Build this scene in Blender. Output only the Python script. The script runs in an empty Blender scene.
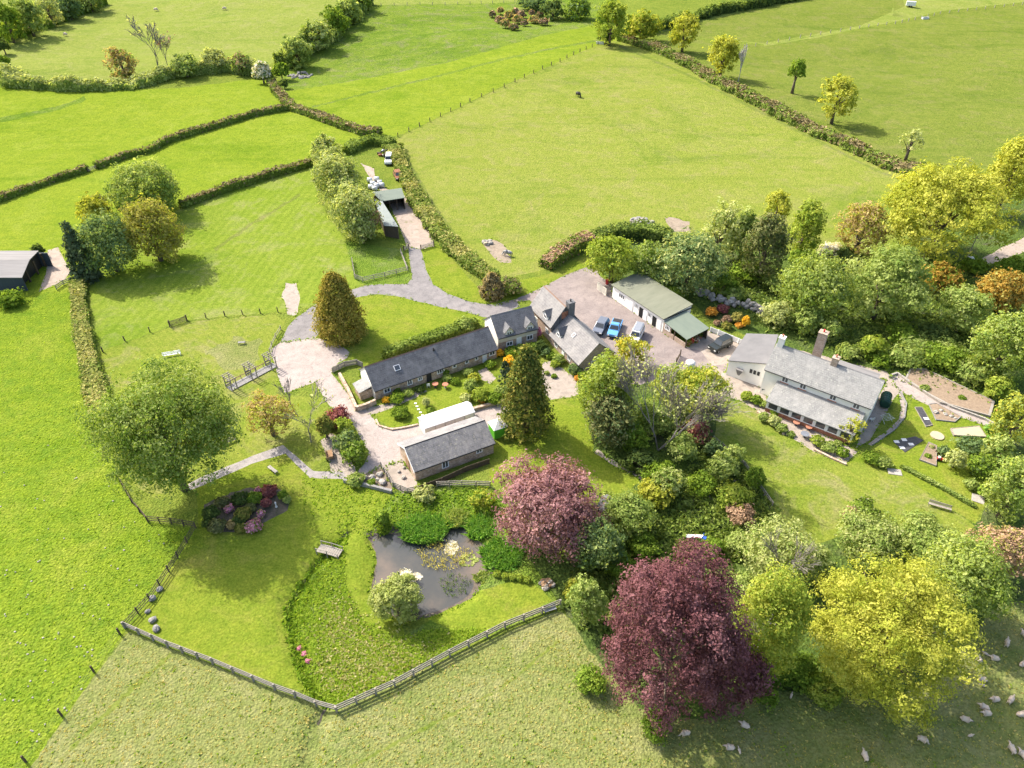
import bpy, bmesh, math, random
import numpy as np
from mathutils import Vector, Matrix
from mathutils.geometry import delaunay_2d_cdt
R = math.radians
C = bpy.context.scene.collection
SC = bpy.context.scene
# ------------------------------------------------------------------ camera, sky, sun, exposure
CH, PITCH, FPX = 80.0, R(38.5), 720.0
cam = bpy.data.cameras.new('camera'); cam_o = bpy.data.objects.new('camera', cam); C.objects.link(cam_o)
cam.sensor_width = 36.0; cam.lens = FPX / 1024 * 36.0; cam.clip_end = 6000; cam.clip_start = 1
cam_o.location = (0, 0, CH); cam_o.rotation_euler = (R(90) - PITCH, 0, 0)
SC.camera = cam_o
SUN_EL, SUN_AZ = R(43), R(-38 + 180)          # azimuth the light comes FROM, counter-clockwise from +X
world = bpy.data.worlds.new('World'); SC.world = world; world.use_nodes = True
wn = world.node_tree.nodes; wl = world.node_tree.links
sky = wn.new('ShaderNodeTexSky'); sky.sky_type = 'NISHITA'; sky.sun_disc = False
sky.sun_elevation = SUN_EL; sky.sun_rotation = R(90) - SUN_AZ
sky.altitude = 100; sky.air_density = 1.0; sky.dust_density = 4.0; sky.ozone_density = 0.5
bg = wn['Background']; wl.new(sky.outputs[0], bg.inputs[0]); bg.inputs[1].default_value = 0.15
sun = bpy.data.lights.new('sun', 'SUN'); sun.energy = 3.5; sun.angle = R(0.6); sun.color = (1.0, 0.93, 0.82)
sun_o = bpy.data.objects.new('sun', sun); C.objects.link(sun_o)
ld = Vector((-math.cos(SUN_AZ) * math.cos(SUN_EL), -math.sin(SUN_AZ) * math.cos(SUN_EL), -math.sin(SUN_EL)))
sun_o.rotation_euler = ld.to_track_quat('-Z', 'Y').to_euler(); sun_o.location = (-60, 60, 120)
vs = SC.view_settings; vs.view_transform = 'Standard'; vs.look = 'None'; vs.gamma = 1.0
vs.use_curve_mapping = False; vs.exposure = 1.33
SC.cycles.max_bounces = 6; SC.cycles.diffuse_bounces = 3; SC.cycles.transmission_bounces = 3
# ------------------------------------------------------------------ from the photograph to the ground
_s, _c = math.sin(PITCH), math.cos(PITCH)
def unp(px, py, z=0.0):
    x = (px - 512) / FPX; y = (384 - py) / FPX
    d = (x, _c + y * _s, -_s + y * _c)
    if d[2] > -0.03: d = (d[0], d[1], -0.03)
    k = (CH - z) / -d[2]
    return Vector((d[0] * k, d[1] * k, z))
def proj(p):
    z = p[2] - CH; dep = p[1] * _c - z * _s; up = p[1] * _s + z * _c
    return 512 + FPX * p[0] / dep, 384 - FPX * up / dep
def ppm(p):                                     # pixels per metre at a point
    return FPX / (p[1] * _c - (p[2] - CH) * _s)
def dseg(X, Y, pts, closed=False):
    d = np.full(np.shape(X), 1e9); n = len(pts)
    for i in range(n if closed else n - 1):
        a, b = pts[i], pts[(i + 1) % n]; ux, uy = b[0] - a[0], b[1] - a[1]; L = ux * ux + uy * uy + 1e-9
        t = np.clip(((X - a[0]) * ux + (Y - a[1]) * uy) / L, 0, 1)
        d = np.minimum(d, np.hypot(X - a[0] - t * ux, Y - a[1] - t * uy))
    return d
def inpoly(X, Y, pts):
    r = np.zeros(np.shape(X), bool); n = len(pts)
    for i in range(n):
        x1, y1 = pts[i][:2]; x2, y2 = pts[(i + 1) % n][:2]
        if y1 == y2: continue
        c = (y1 > Y) != (y2 > Y)
        r ^= c & (X < (x2 - x1) * (Y - y1) / (y2 - y1) + x1)
    return r
POND = [(371,537),(381,534),(394,533),(408,541),(427,543),(444,536),(447,524),(464,524),(470,535),(478,545),(482,558),(487,567),(474,574),(474,588),(464,600),(445,609),(427,614),(400,618),(380,606),(373,588),(378,560),(374,546)]
def chaikin(p, n=2):
    for _ in range(n): p = [r for a, b in zip(p, p[1:] + p[:1]) for r in ((a[0] * .75 + b[0] * .25, a[1] * .75 + b[1] * .25), (a[0] * .25 + b[0] * .75, a[1] * .25 + b[1] * .75))]
    return p
POND = chaikin(POND)
DITCH = [(348,533),(332,548),(312,570),(298,592),(290,612),(294,640),(302,668),(316,694),(326,706),(318,725),(308,768)]
pondW = [unp(*q) for q in POND]; ditchW = [unp(*q) for q in DITCH]
def sstep(t): t = np.clip(t, 0, 1); return t * t * (3 - 2 * t)
def hgt(X, Y):
    X = np.asarray(X, float); Y = np.asarray(Y, float)
    w = sstep((Y - 190) / 120)
    z = w * (1.1 * np.sin(X / 41 + 1) * np.cos(Y / 47) + 0.7 * np.sin((X * .7 + Y) / 23) + 0.35 * np.sin((Y - .3 * X) / 9.0))
    z = z + 0.00006 * np.clip(Y - 230, 0, 1e4) ** 2 * np.clip(1.3 - Y / 1800, .3, 1)
    wl_ = sstep((-X - 45) / 40) * sstep((110 - Y) / 50)
    z = z + wl_ * 0.25 * np.sin(X / 5 + Y / 9)
    ip = inpoly(X, Y, pondW); dp = dseg(X, Y, pondW, True)
    z = np.where(ip, -0.55, z - 0.55 * (1 - sstep(dp / 1.6)))
    z = z - 0.7 * (1 - sstep(dseg(X, Y, ditchW) / 1.5)) * (~ip)
    return z
def P(px, py, dz=0.0):
    z = 0.0
    for _ in range(5):
        q = unp(px, py, z); z = float(hgt(q.x, q.y))
    return Vector((q.x, q.y, z + dz))
def G(x, y, dz=0.0): return Vector((x, y, float(hgt(x, y)) + dz))
# ------------------------------------------------------------------ materials
def mat(name, col=(.5,.5,.5), rough=.8, metal=0.0, spec=.3):
    m = bpy.data.materials.new(name); m.use_nodes = True
    b = m.node_tree.nodes['Principled BSDF']
    b.inputs['Base Color'].default_value = (*col, 1); b.inputs['Roughness'].default_value = rough
    b.inputs['Metallic'].default_value = metal; b.inputs['Specular IOR Level'].default_value = spec
    return m
class NT:
    def __init__(s, m): s.m = m; s.n = m.node_tree.nodes; s.l = m.node_tree.links; s.b = s.n['Principled BSDF']; s.tc = s.n.new('ShaderNodeTexCoord')
    def noise(s, scale, detail=4, rough=.55, vec=None, dist=0.0):
        t = s.n.new('ShaderNodeTexNoise'); t.inputs['Scale'].default_value = scale; t.inputs['Detail'].default_value = detail
        t.inputs['Roughness'].default_value = rough; t.inputs['Distortion'].default_value = dist
        s.l.new(vec or s.tc.outputs['Object'], t.inputs['Vector']); return t.outputs['Fac']
    def voro(s, scale, feat='F1', vec=None, out='Distance'):
        t = s.n.new('ShaderNodeTexVoronoi'); t.feature = feat; t.inputs['Scale'].default_value = scale
        s.l.new(vec or s.tc.outputs['Object'], t.inputs['Vector']); return t.outputs[out]
    def mapped(s, scale=(1,1,1), rot=(0,0,0)):
        t = s.n.new('ShaderNodeMapping'); t.inputs['Scale'].default_value = scale; t.inputs['Rotation'].default_value = rot
        s.l.new(s.tc.outputs['Object'], t.inputs['Vector']); return t.outputs[0]
    def ramp(s, fac, stops):
        t = s.n.new('ShaderNodeValToRGB'); e = t.color_ramp.elements
        while len(e) < len(stops): e.new(0.5)
        for k, (p, c) in enumerate(stops): e[k].position = p; e[k].color = (*c, 1) if len(c) == 3 else c
        s.l.new(fac, t.inputs[0]); return t.outputs[0]
    def mix(s, fac, a, b, mode='MIX'):
        t = s.n.new('ShaderNodeMix'); t.data_type = 'RGBA'; t.blend_type = mode
        for sock, v in ((t.inputs[0], fac), (t.inputs[6], a), (t.inputs[7], b)):
            if isinstance(v, (int, float)): sock.default_value = v
            elif isinstance(v, tuple): sock.default_value = (*v, 1)
            else: s.l.new(v, sock)
        return t.outputs[2]
    def math(s, op, a, b=0.0):
        t = s.n.new('ShaderNodeMath'); t.operation = op
        for sock, v in ((t.inputs[0], a), (t.inputs[1], b)):
            if isinstance(v, (int, float)): sock.default_value = v
            else: s.l.new(v, sock)
        return t.outputs[0]
    def bump(s, h, strength=.5, dist=.1):
        t = s.n.new('ShaderNodeBump'); t.inputs['Strength'].default_value = strength; t.inputs['Distance'].default_value = dist
        s.l.new(h, t.inputs['Height']); s.l.new(t.outputs[0], s.b.inputs['Normal'])
    def col(s, c): s.l.new(c, s.b.inputs['Base Color'])
def grass_mat(name, c1, c2, c3, lump=.25, lscale=2.2, dry=None, stripes=None, big=.05, scars=None):
    k = lambda c: (c[0] * .88, c[1] * .765, c[2] * 1.3 + .008) if c else c
    c1, c2, c3, dry = k(c1), k(c2), k(c3), k(dry)
    m = mat(name, c1, 1.0, 0, 0.0); t = NT(m)
    warp = t.mapped((1, 1, 1), (0, 0, .5))
    a = t.ramp(t.noise(big, 5, .65, dist=.6), [(.3, c1), (.7, c2)])
    a = t.mix(t.ramp(t.noise(.45, 6, .7), [(.42, (0,0,0)), (.72, (1,1,1))]), a, c3)
    if dry:
        a = t.mix(t.ramp(t.noise(.13, 6, .72, warp, .8), [(.5, (0,0,0)), (.72, (.85,.85,.85))]), a, dry)
    f = t.noise(3.2, 5, .75)
    a = t.mix(t.ramp(f, [(.3, (.62,.62,.62)), (.66, (1.22,1.2,1.15))]), a, (0,0,0)) if False else t.mix(1.0, a, t.ramp(f, [(.28, (.55,.57,.5)), (.7, (1.3,1.27,1.25))]), 'MULTIPLY')
    sp = t.noise(.9, 5, .8, t.mapped((1, 1.6, 1), (0, 0, .8)))
    a = t.mix(.8, a, t.ramp(sp, [(.33, (.66,.74,.64)), (.5, (1,1,1)), (.68, (1.18,1.1,1.15))]), 'MULTIPLY')
    pt = t.noise(.021, 7, .72, t.mapped((1, 1.5, 1), (0, 0, .35)), 1.4)
    a = t.mix(.9, a, t.ramp(pt, [(.36, (.76,.86,.72)), (.47, (1,1,1)), (.6, (1.0,1.0,1.0)), (.68, (1.12,1.04,1.2))]), 'MULTIPLY')
    tr_ = t.noise(.11, 4, .6, t.mapped((.22, 2.2, 1), (0, 0, .45)), .6)
    a = t.mix(.7, a, t.ramp(tr_, [(.34, (.82,.9,.8)), (.44, (1,1,1)), (.62, (1,1,1)), (.72, (1.1,1.05,1.1))]), 'MULTIPLY')
    spk = t.ramp(t.voro(.42, 'F1', t.mapped((1, 1.2, 1), (0, 0, .3))), [(.07, (.62,.74,.6)), (.16, (1,1,1))])
    a = t.mix(t.ramp(t.noise(.05, 3, .6, t.mapped((1,1,1),(0,0,2))), [(.45, (0,0,0)), (.6, (.9,.9,.9))]), a, t.mix(1.0, a, spk, 'MULTIPLY'))
    if stripes:
        ang, sc_, amt = stripes
        w = t.n.new('ShaderNodeTexWave'); w.inputs['Scale'].default_value = sc_; w.inputs['Distortion'].default_value = 1.2; w.inputs['Detail'].default_value = 3
        t.l.new(t.mapped((1,1,1), (0, 0, ang)), w.inputs['Vector'])
        a = t.mix(amt, a, t.ramp(w.outputs['Fac'], [(.3, (.8,.84,.78)), (.75, (1.16,1.12,1.2))]), 'MULTIPLY')
    t.col(a)
    if lump:
        hh = t.math('ADD', t.noise(lscale, 4, .6), t.math('MULTIPLY', t.voro(lscale * 1.1), .7))
        t.bump(hh, .65, lump)
    return m
def paved_mat(name, c1, c2, c3, scale=.25, fine=6, bump=.02, cracks=0, spots=None):
    k = lambda c: tuple(x * .78 for x in c) if c else c
    g_ = lambda c: (lambda l: tuple(l + (x - l) * .85 for x in c))(sum(c) / 3) if c else c
    c1, c2, c3, spots = g_(c1), g_(c2), g_(c3), g_(spots)
    c1, c2, c3, spots = k(c1), k(c2), k(c3), k(spots)
    m = mat(name, c1, .9, 0, .2); t = NT(m)
    a = t.ramp(t.noise(scale, 7, .68, dist=.7), [(.3, c1), (.52, c2), (.74, c3)])
    a = t.mix(1.0, a, t.ramp(t.noise(fine, 4, .7), [(.3, (.72,.72,.72)), (.7, (1.2,1.2,1.2))]), 'MULTIPLY')
    a = t.mix(.8, a, t.ramp(t.noise(.7, 6, .75, None, 1.2), [(.32, (.66,.66,.67)), (.5, (1,1,1)), (.7, (1.14,1.13,1.12))]), 'MULTIPLY')
    if spots:
        a = t.mix(t.ramp(t.noise(.5, 6, .75, t.mapped((1,1,1),(0,0,1)), .5), [(.56,(0,0,0)),(.7,(1,1,1))]), a, spots)
    if cracks:
        a = t.mix(t.ramp(t.voro(cracks, 'DISTANCE_TO_EDGE'), [(0,(.7,.7,.7)),(.02,(0,0,0))]), a, (.12,.1,.085))
    t.col(a); t.bump(t.noise(fine * 2, 3), .5, bump); return m
def slate_mat(name, c1, c2, c3, row=.28, lichen=None, bump=.02, dirt=.35):
    m = mat(name, c1, .75, 0, .35); t = NT(m)
    br = t.n.new('ShaderNodeTexBrick'); br.offset = .5; br.inputs['Scale'].default_value = 1.0
    br.inputs['Color1'].default_value = (*c1, 1); br.inputs['Color2'].default_value = (*c2, 1); br.inputs['Mortar'].default_value = (*[x * .35 for x in c1], 1)
    br.inputs['Mortar Size'].default_value = .012; br.inputs['Brick Width'].default_value = row * 1.25; br.inputs['Row Height'].default_value = row
    t.l.new(t.mapped((1, 1, 1)), br.inputs['Vector'])
    a = t.mix(t.ramp(t.noise(.55, 6, .72), [(.4,(0,0,0)),(.68,(1,1,1))]), br.outputs['Color'], c3)
    a = t.mix(dirt, a, t.ramp(t.noise(1.6, 6, .75, t.mapped((1.4,.5,1))), [(.3,(.5,.5,.5)),(.7,(1.3,1.3,1.28))]), 'MULTIPLY')
    if lichen: a = t.mix(t.ramp(t.noise(2.6, 5, .7), [(.58,(0,0,0)),(.66,(1,1,1))]), a, lichen)
    t.col(a); t.bump(br.outputs['Fac'], .6, -bump); return m
def stone_mat(name, c1, c2, c3, scale=3.2):
    m = mat(name, c1, .9, 0, .15); t = NT(m)
    v = t.mapped((1, 1, 1.7))
    a = t.ramp(t.voro(scale, 'F1', v, 'Color'), [(.2, c1), (.5, c2), (.85, c3)])
    e = t.ramp(t.voro(scale, 'DISTANCE_TO_EDGE', v), [(0,(1,1,1)),(.07,(0,0,0))])
    a = t.mix(e, a, tuple(x * .8 for x in c2)); a = t.mix(.7, a, t.ramp(t.noise(1.1, 5), [(.3,(.65,.65,.65)),(.7,(1.2,1.2,1.2))]), 'MULTIPLY')
    t.col(a); t.bump(t.voro(scale, 'DISTANCE_TO_EDGE', v), .5, .04); return m
def rough_mat(name, c1, c2, scale=1.2, rough=.85, stretch=(1,1,1), bump=.01, spec=.25):
    m = mat(name, c1, rough, 0, spec); t = NT(m)
    a = t.ramp(t.noise(scale, 6, .7, t.mapped(stretch)), [(.3, c1), (.72, c2)])
    t.col(a)
    if bump: t.bump(t.noise(scale * 4, 4, .6, t.mapped(stretch)), .5, bump)
    return m
def leaf_mat(name, c1, c2, c3, tr=.4, gloss=.25, mul=1.0):
    m = bpy.data.materials.new(name); m.use_nodes = True; n = m.node_tree.nodes; l = m.node_tree.links; n.remove(n['Principled BSDF'])
    at = n.new('ShaderNodeAttribute'); at.attribute_name = 'rnd'
    rp = n.new('ShaderNodeValToRGB'); e = rp.color_ramp.elements; e.new(.5)
    for k, (p_, c) in enumerate(((.1, c1), (.5, c2), (.92, c3))): e[k].position = p_; e[k].color = (min(.8, c[0] * 1.9 * mul), min(.8, c[1] * 1.76 * mul), min(.8, c[2] * 1.75 * mul), 1)
    l.new(at.outputs['Fac'], rp.inputs[0])
    d = n.new('ShaderNodeBsdfDiffuse'); tl = n.new('ShaderNodeBsdfTranslucent'); mx = n.new('ShaderNodeMixShader'); mx.inputs[0].default_value = tr
    l.new(rp.outputs[0], d.inputs[0])
    hs = n.new('ShaderNodeMix'); hs.data_type = 'RGBA'; hs.blend_type = 'MULTIPLY'; hs.inputs[0].default_value = 1
    l.new(rp.outputs[0], hs.inputs[6]); hs.inputs[7].default_value = (1.25, 1.2, .6, 1); l.new(hs.outputs[2], tl.inputs[0])
    l.new(d.outputs[0], mx.inputs[1]); l.new(tl.outputs[0], mx.inputs[2])
    l.new(mx.outputs[0], n['Material Output'].inputs[0])
    return m
# ------------------------------------------------------------------ mesh helpers
def link(name, me, parent=None, loc=None, rz=0):
    o = bpy.data.objects.new(name, me); C.objects.link(o)
    if parent: o.parent = parent
    if loc is not None: o.location = loc
    if rz: o.rotation_euler = (0, 0, rz)
    return o
def tag(o, label=None, cat=None, group=None, kind=None):
    if label: o['label'] = label
    if cat: o['category'] = cat
    if group: o['group'] = group
    if kind: o['kind'] = kind
    return o
def thing(name, label, cat, loc, rz=0, group=None): return tag(link(name, None, None, loc, rz), label, cat, group)
def npmesh(name, V, F, mats, midx=None, rnd=None, smooth=False):
    """V (n,3) ; F (m,k) with constant k"""
    me = bpy.data.meshes.new(name); V = np.asarray(V, np.float32); F = np.asarray(F, np.int32); k = F.shape[1]
    me.vertices.add(len(V)); me.vertices.foreach_set('co', V.ravel())
    me.loops.add(F.size); me.loops.foreach_set('vertex_index', F.ravel())
    me.polygons.add(len(F)); me.polygons.foreach_set('loop_start', np.arange(0, F.size, k, dtype=np.int32))
    for m in mats: me.materials.append(m)
    if midx is not None: me.polygons.foreach_set('material_index', np.asarray(midx, np.int32))
    if rnd is not None:
        at = me.attributes.new('rnd', 'FLOAT', 'FACE'); at.data.foreach_set('value', np.asarray(rnd, np.float32))
    me.update(calc_edges=True)
    if not smooth: me.shade_flat()
    return me
class MB:
    def __init__(s): s.v = []; s.f = []; s.m = []
    def face(s, pts, mi=0):
        k = len(s.v); s.v += [tuple(p) for p in pts]; s.f.append(tuple(range(k, k + len(pts)))); s.m.append(mi); return s
    def hull8(s, b, t, mi=0):       # b: 4 bottom (ccw), t: 4 top
        k = len(s.v); s.v += [tuple(p) for p in b] + [tuple(p) for p in t]
        for f in ((3,2,1,0),(4,5,6,7),(0,1,5,4),(1,2,6,5),(2,3,7,6),(3,0,4,7)): s.f.append(tuple(k + i for i in f)); s.m.append(mi)
        return s
    def box(s, x0, x1, y0, y1, z0, z1, mi=0):
        return s.hull8([(x0,y0,z0),(x1,y0,z0),(x1,y1,z0),(x0,y1,z0)], [(x0,y0,z1),(x1,y0,z1),(x1,y1,z1),(x0,y1,z1)], mi)
    def prism(s, prof, axis, a, b, mi=0):   # prof list of 2D, extruded along axis 'x' or 'y' or 'z' from a to b
        n = len(prof); k = len(s.v)
        def pt(p, q): return (q, p[0], p[1]) if axis == 'x' else ((p[0], q, p[1]) if axis == 'y' else (p[0], p[1], q))
        s.v += [pt(p, a) for p in prof] + [pt(p, b) for p in prof]
        s.f.append(tuple(k + i for i in range(n))[::-1]); s.m.append(mi)
        s.f.append(tuple(k + n + i for i in range(n))); s.m.append(mi)
        for i in range(n): s.f.append((k + i, k + (i + 1) % n, k + n + (i + 1) % n, k + n + i)); s.m.append(mi)
        return s
    def tube(s, pts, rad, n=6, mi=0, cap=True):
        k = len(s.v); pts = [Vector(p) for p in pts]
        if not hasattr(rad, '__len__'): rad = [rad] * len(pts)
        for i, p in enumerate(pts):
            d = (pts[min(i + 1, len(pts) - 1)] - pts[max(i - 1, 0)]); d = d.normalized() if d.length > 1e-9 else Vector((0,0,1))
            a = d.orthogonal().normalized() if abs(d.z) < .9 else Vector((1,0,0)) - d * d.x; a.normalize(); b = d.cross(a)
            for j in range(n):
                t = 2 * math.pi * j / n; s.v.append(tuple(p + (a * math.cos(t) + b * math.sin(t)) * rad[i]))
        for i in range(len(pts) - 1):
            for j in range(n):
                q = k + i * n; s.f.append((q + j, q + (j + 1) % n, q + n + (j + 1) % n, q + n + j)); s.m.append(mi)
        if cap:
            s.f.append(tuple(k + j for j in range(n))[::-1]); s.m.append(mi)
            e = k + (len(pts) - 1) * n; s.f.append(tuple(e + j for j in range(n))); s.m.append(mi)
        return s
    def lathe(s, prof, c=(0,0,0), n=12, mi=0):
        return s.tube([(c[0], c[1], c[2] + z) for r, z in prof], [max(r, .002) for r, z in prof], n, mi)
    def blob(s, c, r, n=8, m=5, jit=0.0, rng=None, mi=0):
        rng = rng or random; k = len(s.v); rx, ry, rz = r
        for i in range(m + 1):
            ph = math.pi * i / m
            for j in range(n):
                q = 1 + (rng.uniform(-jit, jit) if 0 < i < m else 0); t = 2 * math.pi * j / n
                s.v.append((c[0] + rx * q * math.sin(ph) * math.cos(t), c[1] + ry * q * math.sin(ph) * math.sin(t), c[2] - rz * q * math.cos(ph)))
        for i in range(m):
            for j in range(n):
                a = k + i * n; s.f.append((a + j, a + (j + 1) % n, a + n + (j + 1) % n, a + n + j)); s.m.append(mi)
        return s
    def build(s, name, mats, parent=None, smooth=False, loc=None, rz=0, bevel=0):
        me = bpy.data.meshes.new(name); me.from_pydata(s.v, [], s.f)
        for m in (mats if isinstance(mats, (list, tuple)) else [mats]): me.materials.append(m)
        me.polygons.foreach_set('material_index', s.m)
        if smooth or bevel:
            bm = bmesh.new(); bm.from_mesh(me); bmesh.ops.remove_doubles(bm, verts=bm.verts, dist=1e-4)
            if bevel: bmesh.ops.bevel(bm, geom=bm.edges[:], offset=bevel, segments=2, profile=.6, affect='EDGES', clamp_overlap=True)
            bmesh.ops.recalc_face_normals(bm, faces=bm.faces); bm.to_mesh(me); bm.free()
            if smooth: me.shade_smooth()
        me.update()
        return link(name, me, parent, loc, rz)
def copy_tree(o, parent=None):
    c = o.copy(); C.objects.link(c)
    if parent: c.parent = parent
    for ch in list(o.children): copy_tree(ch, c)
    return c
# ------------------------------------------------------------------ the ground: one triangulation cut along every edge
gm = {}
gm['pasture'] = grass_mat('pasture', (.15,.225,.016), (.19,.26,.022), (.12,.20,.014), .3, 2.4)
gm['lush'] = grass_mat('lush pasture', (.158,.262,.008), (.19,.29,.011), (.105,.21,.008), .35, 2.6, dry=(.22,.30,.02))
gm['tussock'] = grass_mat('rough dry pasture', (.195,.25,.04), (.22,.265,.055), (.155,.225,.03), .28, 3.0, dry=(.285,.315,.085))
gm['bright'] = grass_mat('bright field', (.17,.272,.009), (.205,.295,.013), (.135,.23,.009), .2, 1.6, dry=(.22,.31,.022))
gm['pale'] = grass_mat('pale pasture', (.195,.265,.022), (.225,.285,.035), (.155,.24,.015), .2, 1.8, dry=(.245,.27,.055))
gm['olive'] = grass_mat('olive pasture', (.145,.21,.016), (.175,.235,.024), (.11,.18,.012), .2, 1.6, dry=(.19,.22,.04), big=.03)
gm['hill'] = grass_mat('far hill pasture', (.20,.28,.03), (.225,.295,.04), (.165,.25,.02), .2, 1.2, dry=(.25,.295,.06), big=.03)
gm['rush'] = grass_mat('rough wet field', (.14,.235,.012), (.175,.265,.02), (.10,.19,.012), .4, 1.4, dry=(.19,.22,.06))
gm['paddock'] = grass_mat('mown paddock', (.165,.265,.012), (.20,.29,.022), (.14,.24,.01), .12, 1.4, dry=(.24,.29,.06), stripes=(.12, .16, .3))
gm['lawn'] = grass_mat('mown lawn', (.165,.25,.010), (.20,.28,.015), (.13,.22,.008), .1, 3, dry=(.23,.26,.03))
gm['dry_lawn'] = grass_mat('sunburnt lawn', (.18,.255,.016), (.215,.28,.028), (.145,.235,.012), .1, 3, dry=(.275,.275,.08), stripes=(-.75, .3, .2))
gm['meadow'] = grass_mat('rank meadow', (.14,.25,.014), (.17,.27,.02), (.10,.20,.01), .5, 3.2, dry=(.22,.29,.06))
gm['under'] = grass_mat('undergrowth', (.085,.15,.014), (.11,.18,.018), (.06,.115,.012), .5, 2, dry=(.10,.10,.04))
gm['tarmac'] = paved_mat('worn tarmac', (.20,.185,.18), (.25,.23,.225), (.31,.28,.265), .3, 5)
gm['yard'] = paved_mat('dusty yard', (.25,.20,.185), (.30,.245,.225), (.37,.30,.27), .16, 5, spots=(.22,.185,.175))
gm['concrete'] = paved_mat('pale concrete', (.36,.30,.265), (.42,.35,.31), (.47,.41,.365), .25, 5, spots=(.30,.245,.21))
gm['gravel'] = paved_mat('pale gravel', (.33,.28,.22), (.40,.33,.27), (.45,.39,.32), .6, 9, .04)
gm['earth'] = paved_mat('bare earth', (.25,.19,.13), (.33,.26,.18), (.39,.32,.24), .8, 7, .04)
gm['track'] = paved_mat('stony track', (.36,.28,.22), (.42,.33,.26), (.48,.40,.33), .4, 8, .03, spots=(.22,.21,.08))
gm['path'] = paved_mat('concrete path', (.30,.27,.255), (.36,.325,.305), (.40,.37,.35), .5, 6)
gm['bank'] = paved_mat('pond mud', (.12,.095,.07), (.17,.135,.10), (.22,.18,.13), .7, 6, .05)
gm['bed'] = paved_mat('planted bed', (.08,.085,.04), (.14,.115,.08), (.22,.18,.14), .5, 5, .1)
gm['soil'] = paved_mat('dug soil', (.20,.15,.105), (.27,.205,.145), (.34,.265,.19), 1.2, 5, .08)
wm = mat('pond water', (.075,.073,.062), .03, 0, .5); t = NT(wm)
t.col(t.ramp(t.noise(.11, 5, .6), [(.32, (.028,.036,.038)), (.5, (.06,.058,.05)), (.66, (.13,.10,.075))])); t.bump(t.noise(1.6, 4, .6), .12, .05)
gm['water'] = wm
SURF = []           # (name, material, outline in photo pixels, wobble px)
def surf(name, m, pts, wob=.8): SURF.append((name, m, pts, wob))
surf('rough_pasture', 'tussock', [(128,632),(213,665),(335,712),(450,657),(560,610),(600,650),(700,690),(1000,560),(1200,560),(1300,1000),(-200,1000),(25,770)], .8)
surf('left_field', 'lush', [(-300,300),(0,296),(74,286),(84,340),(97,400),(120,482),(148,522),(197,528),(165,580),(127,628),(30,768),(-60,880),(-400,880)], .8)
surf('upper_left_field', 'bright', [(-500,206),(0,200),(90,170),(215,126),(290,108),(280,90),(262,78),(180,88),(60,92),(20,84),(-20,74),(-500,74)], .8)
surf('middle_left_field', 'bright', [(-500,210),(0,200),(90,170),(215,126),(290,110),(345,128),(392,137),(345,152),(312,166),(230,190),(185,206),(110,250),(70,290),(0,296),(-500,300)], .8)
surf('far_left_field', 'hill', [(-700,76),(-20,74),(20,82),(60,84),(170,72),(262,68),(300,48),(365,-2),(400,-40),(-900,-60)], .8)
surf('rough_hill_field', 'rush', [(275,85),(300,55),(368,0),(400,-30),(640,-50),(612,20),(600,44),(540,66),(450,78),(360,92),(290,98)], .8)
surf('hill_field_top', 'hill', [(400,-30),(369,5),(515,3),(600,-5),(640,-50)], .5)
surf('upper_middle_field', 'bright', [(284,92),(360,80),(450,62),(540,36),(612,22),(618,42),(515,80),(405,133),(392,137),(345,128),(292,108)], .8)
surf('big_pasture', 'pale', [(396,140),(408,133),(515,81),(600,44),(620,40),(690,68),(780,114),(925,180),(960,230),(880,260),(700,250),(640,238),(590,246),(545,270),(520,275),(492,282),(470,262),(440,232),(420,205),(404,170)], .8)
surf('right_pasture', 'olive', [(640,40),(700,40),(764,46),(895,24),(940,13),(1024,3),(1300,-20),(1300,160),(1010,165),(930,178),(880,158),(780,110),(690,65)], .8)
surf('far_right_field', 'hill', [(628,36),(660,26),(760,2),(800,-30),(1400,-50),(1300,-24),(1024,2),(940,11),(895,22),(764,44),(700,38)], .8)
surf('far_right_field_low', 'olive', [(640,38),(700,22),(775,4),(900,-10),(905,6),(860,26),(764,43),(700,38)], .8)
surf('paddock_field', 'paddock', [(110,250),(185,206),(230,190),(312,168),(318,200),(345,240),(375,245),(362,284),(316,304),(290,312),(275,312),(187,320),(105,350),(92,350),(90,290)], .8)
surf('orchard_grass', 'dry_lawn', [(98,352),(187,322),(275,314),(285,322),(272,345),(270,352),(283,395),(324,398),(330,410),(352,440),(330,455),(312,470),(284,446),(255,455),(195,486),(160,500),(120,480),(100,400)], .8)
surf('lower_lawn', 'lawn', [(197,486),(255,462),(285,454),(310,478),(345,480),(392,492),(395,520),(370,530),(345,535),(325,552),(308,574),(294,592),(287,612),(292,640),(300,668),(306,692),(213,662),(130,626),(165,580),(198,528)], .8)
surf('meadow', 'meadow', [(345,535),(325,552),(308,574),(294,592),(287,612),(292,640),(302,668),(312,694),(335,708),(450,653),(560,605),(548,595),(520,580),(490,580),(470,600),(430,620),(400,640),(360,600),(345,560)], .8)
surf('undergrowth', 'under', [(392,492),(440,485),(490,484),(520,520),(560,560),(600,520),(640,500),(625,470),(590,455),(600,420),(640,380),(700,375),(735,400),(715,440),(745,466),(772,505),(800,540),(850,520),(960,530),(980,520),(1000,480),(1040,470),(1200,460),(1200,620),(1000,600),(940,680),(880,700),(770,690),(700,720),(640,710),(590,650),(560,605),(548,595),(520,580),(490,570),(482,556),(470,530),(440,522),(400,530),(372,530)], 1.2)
surf('wooded_bank', 'under', [(590,262),(640,240),(700,248),(880,258),(950,225),(1100,160),(1300,160),(1300,470),(1040,480),(1005,440),(990,400),(905,384),(885,378),(840,364),(800,352),(752,338),(712,322),(690,300),(644,275),(612,282)], 1.0)
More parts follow.
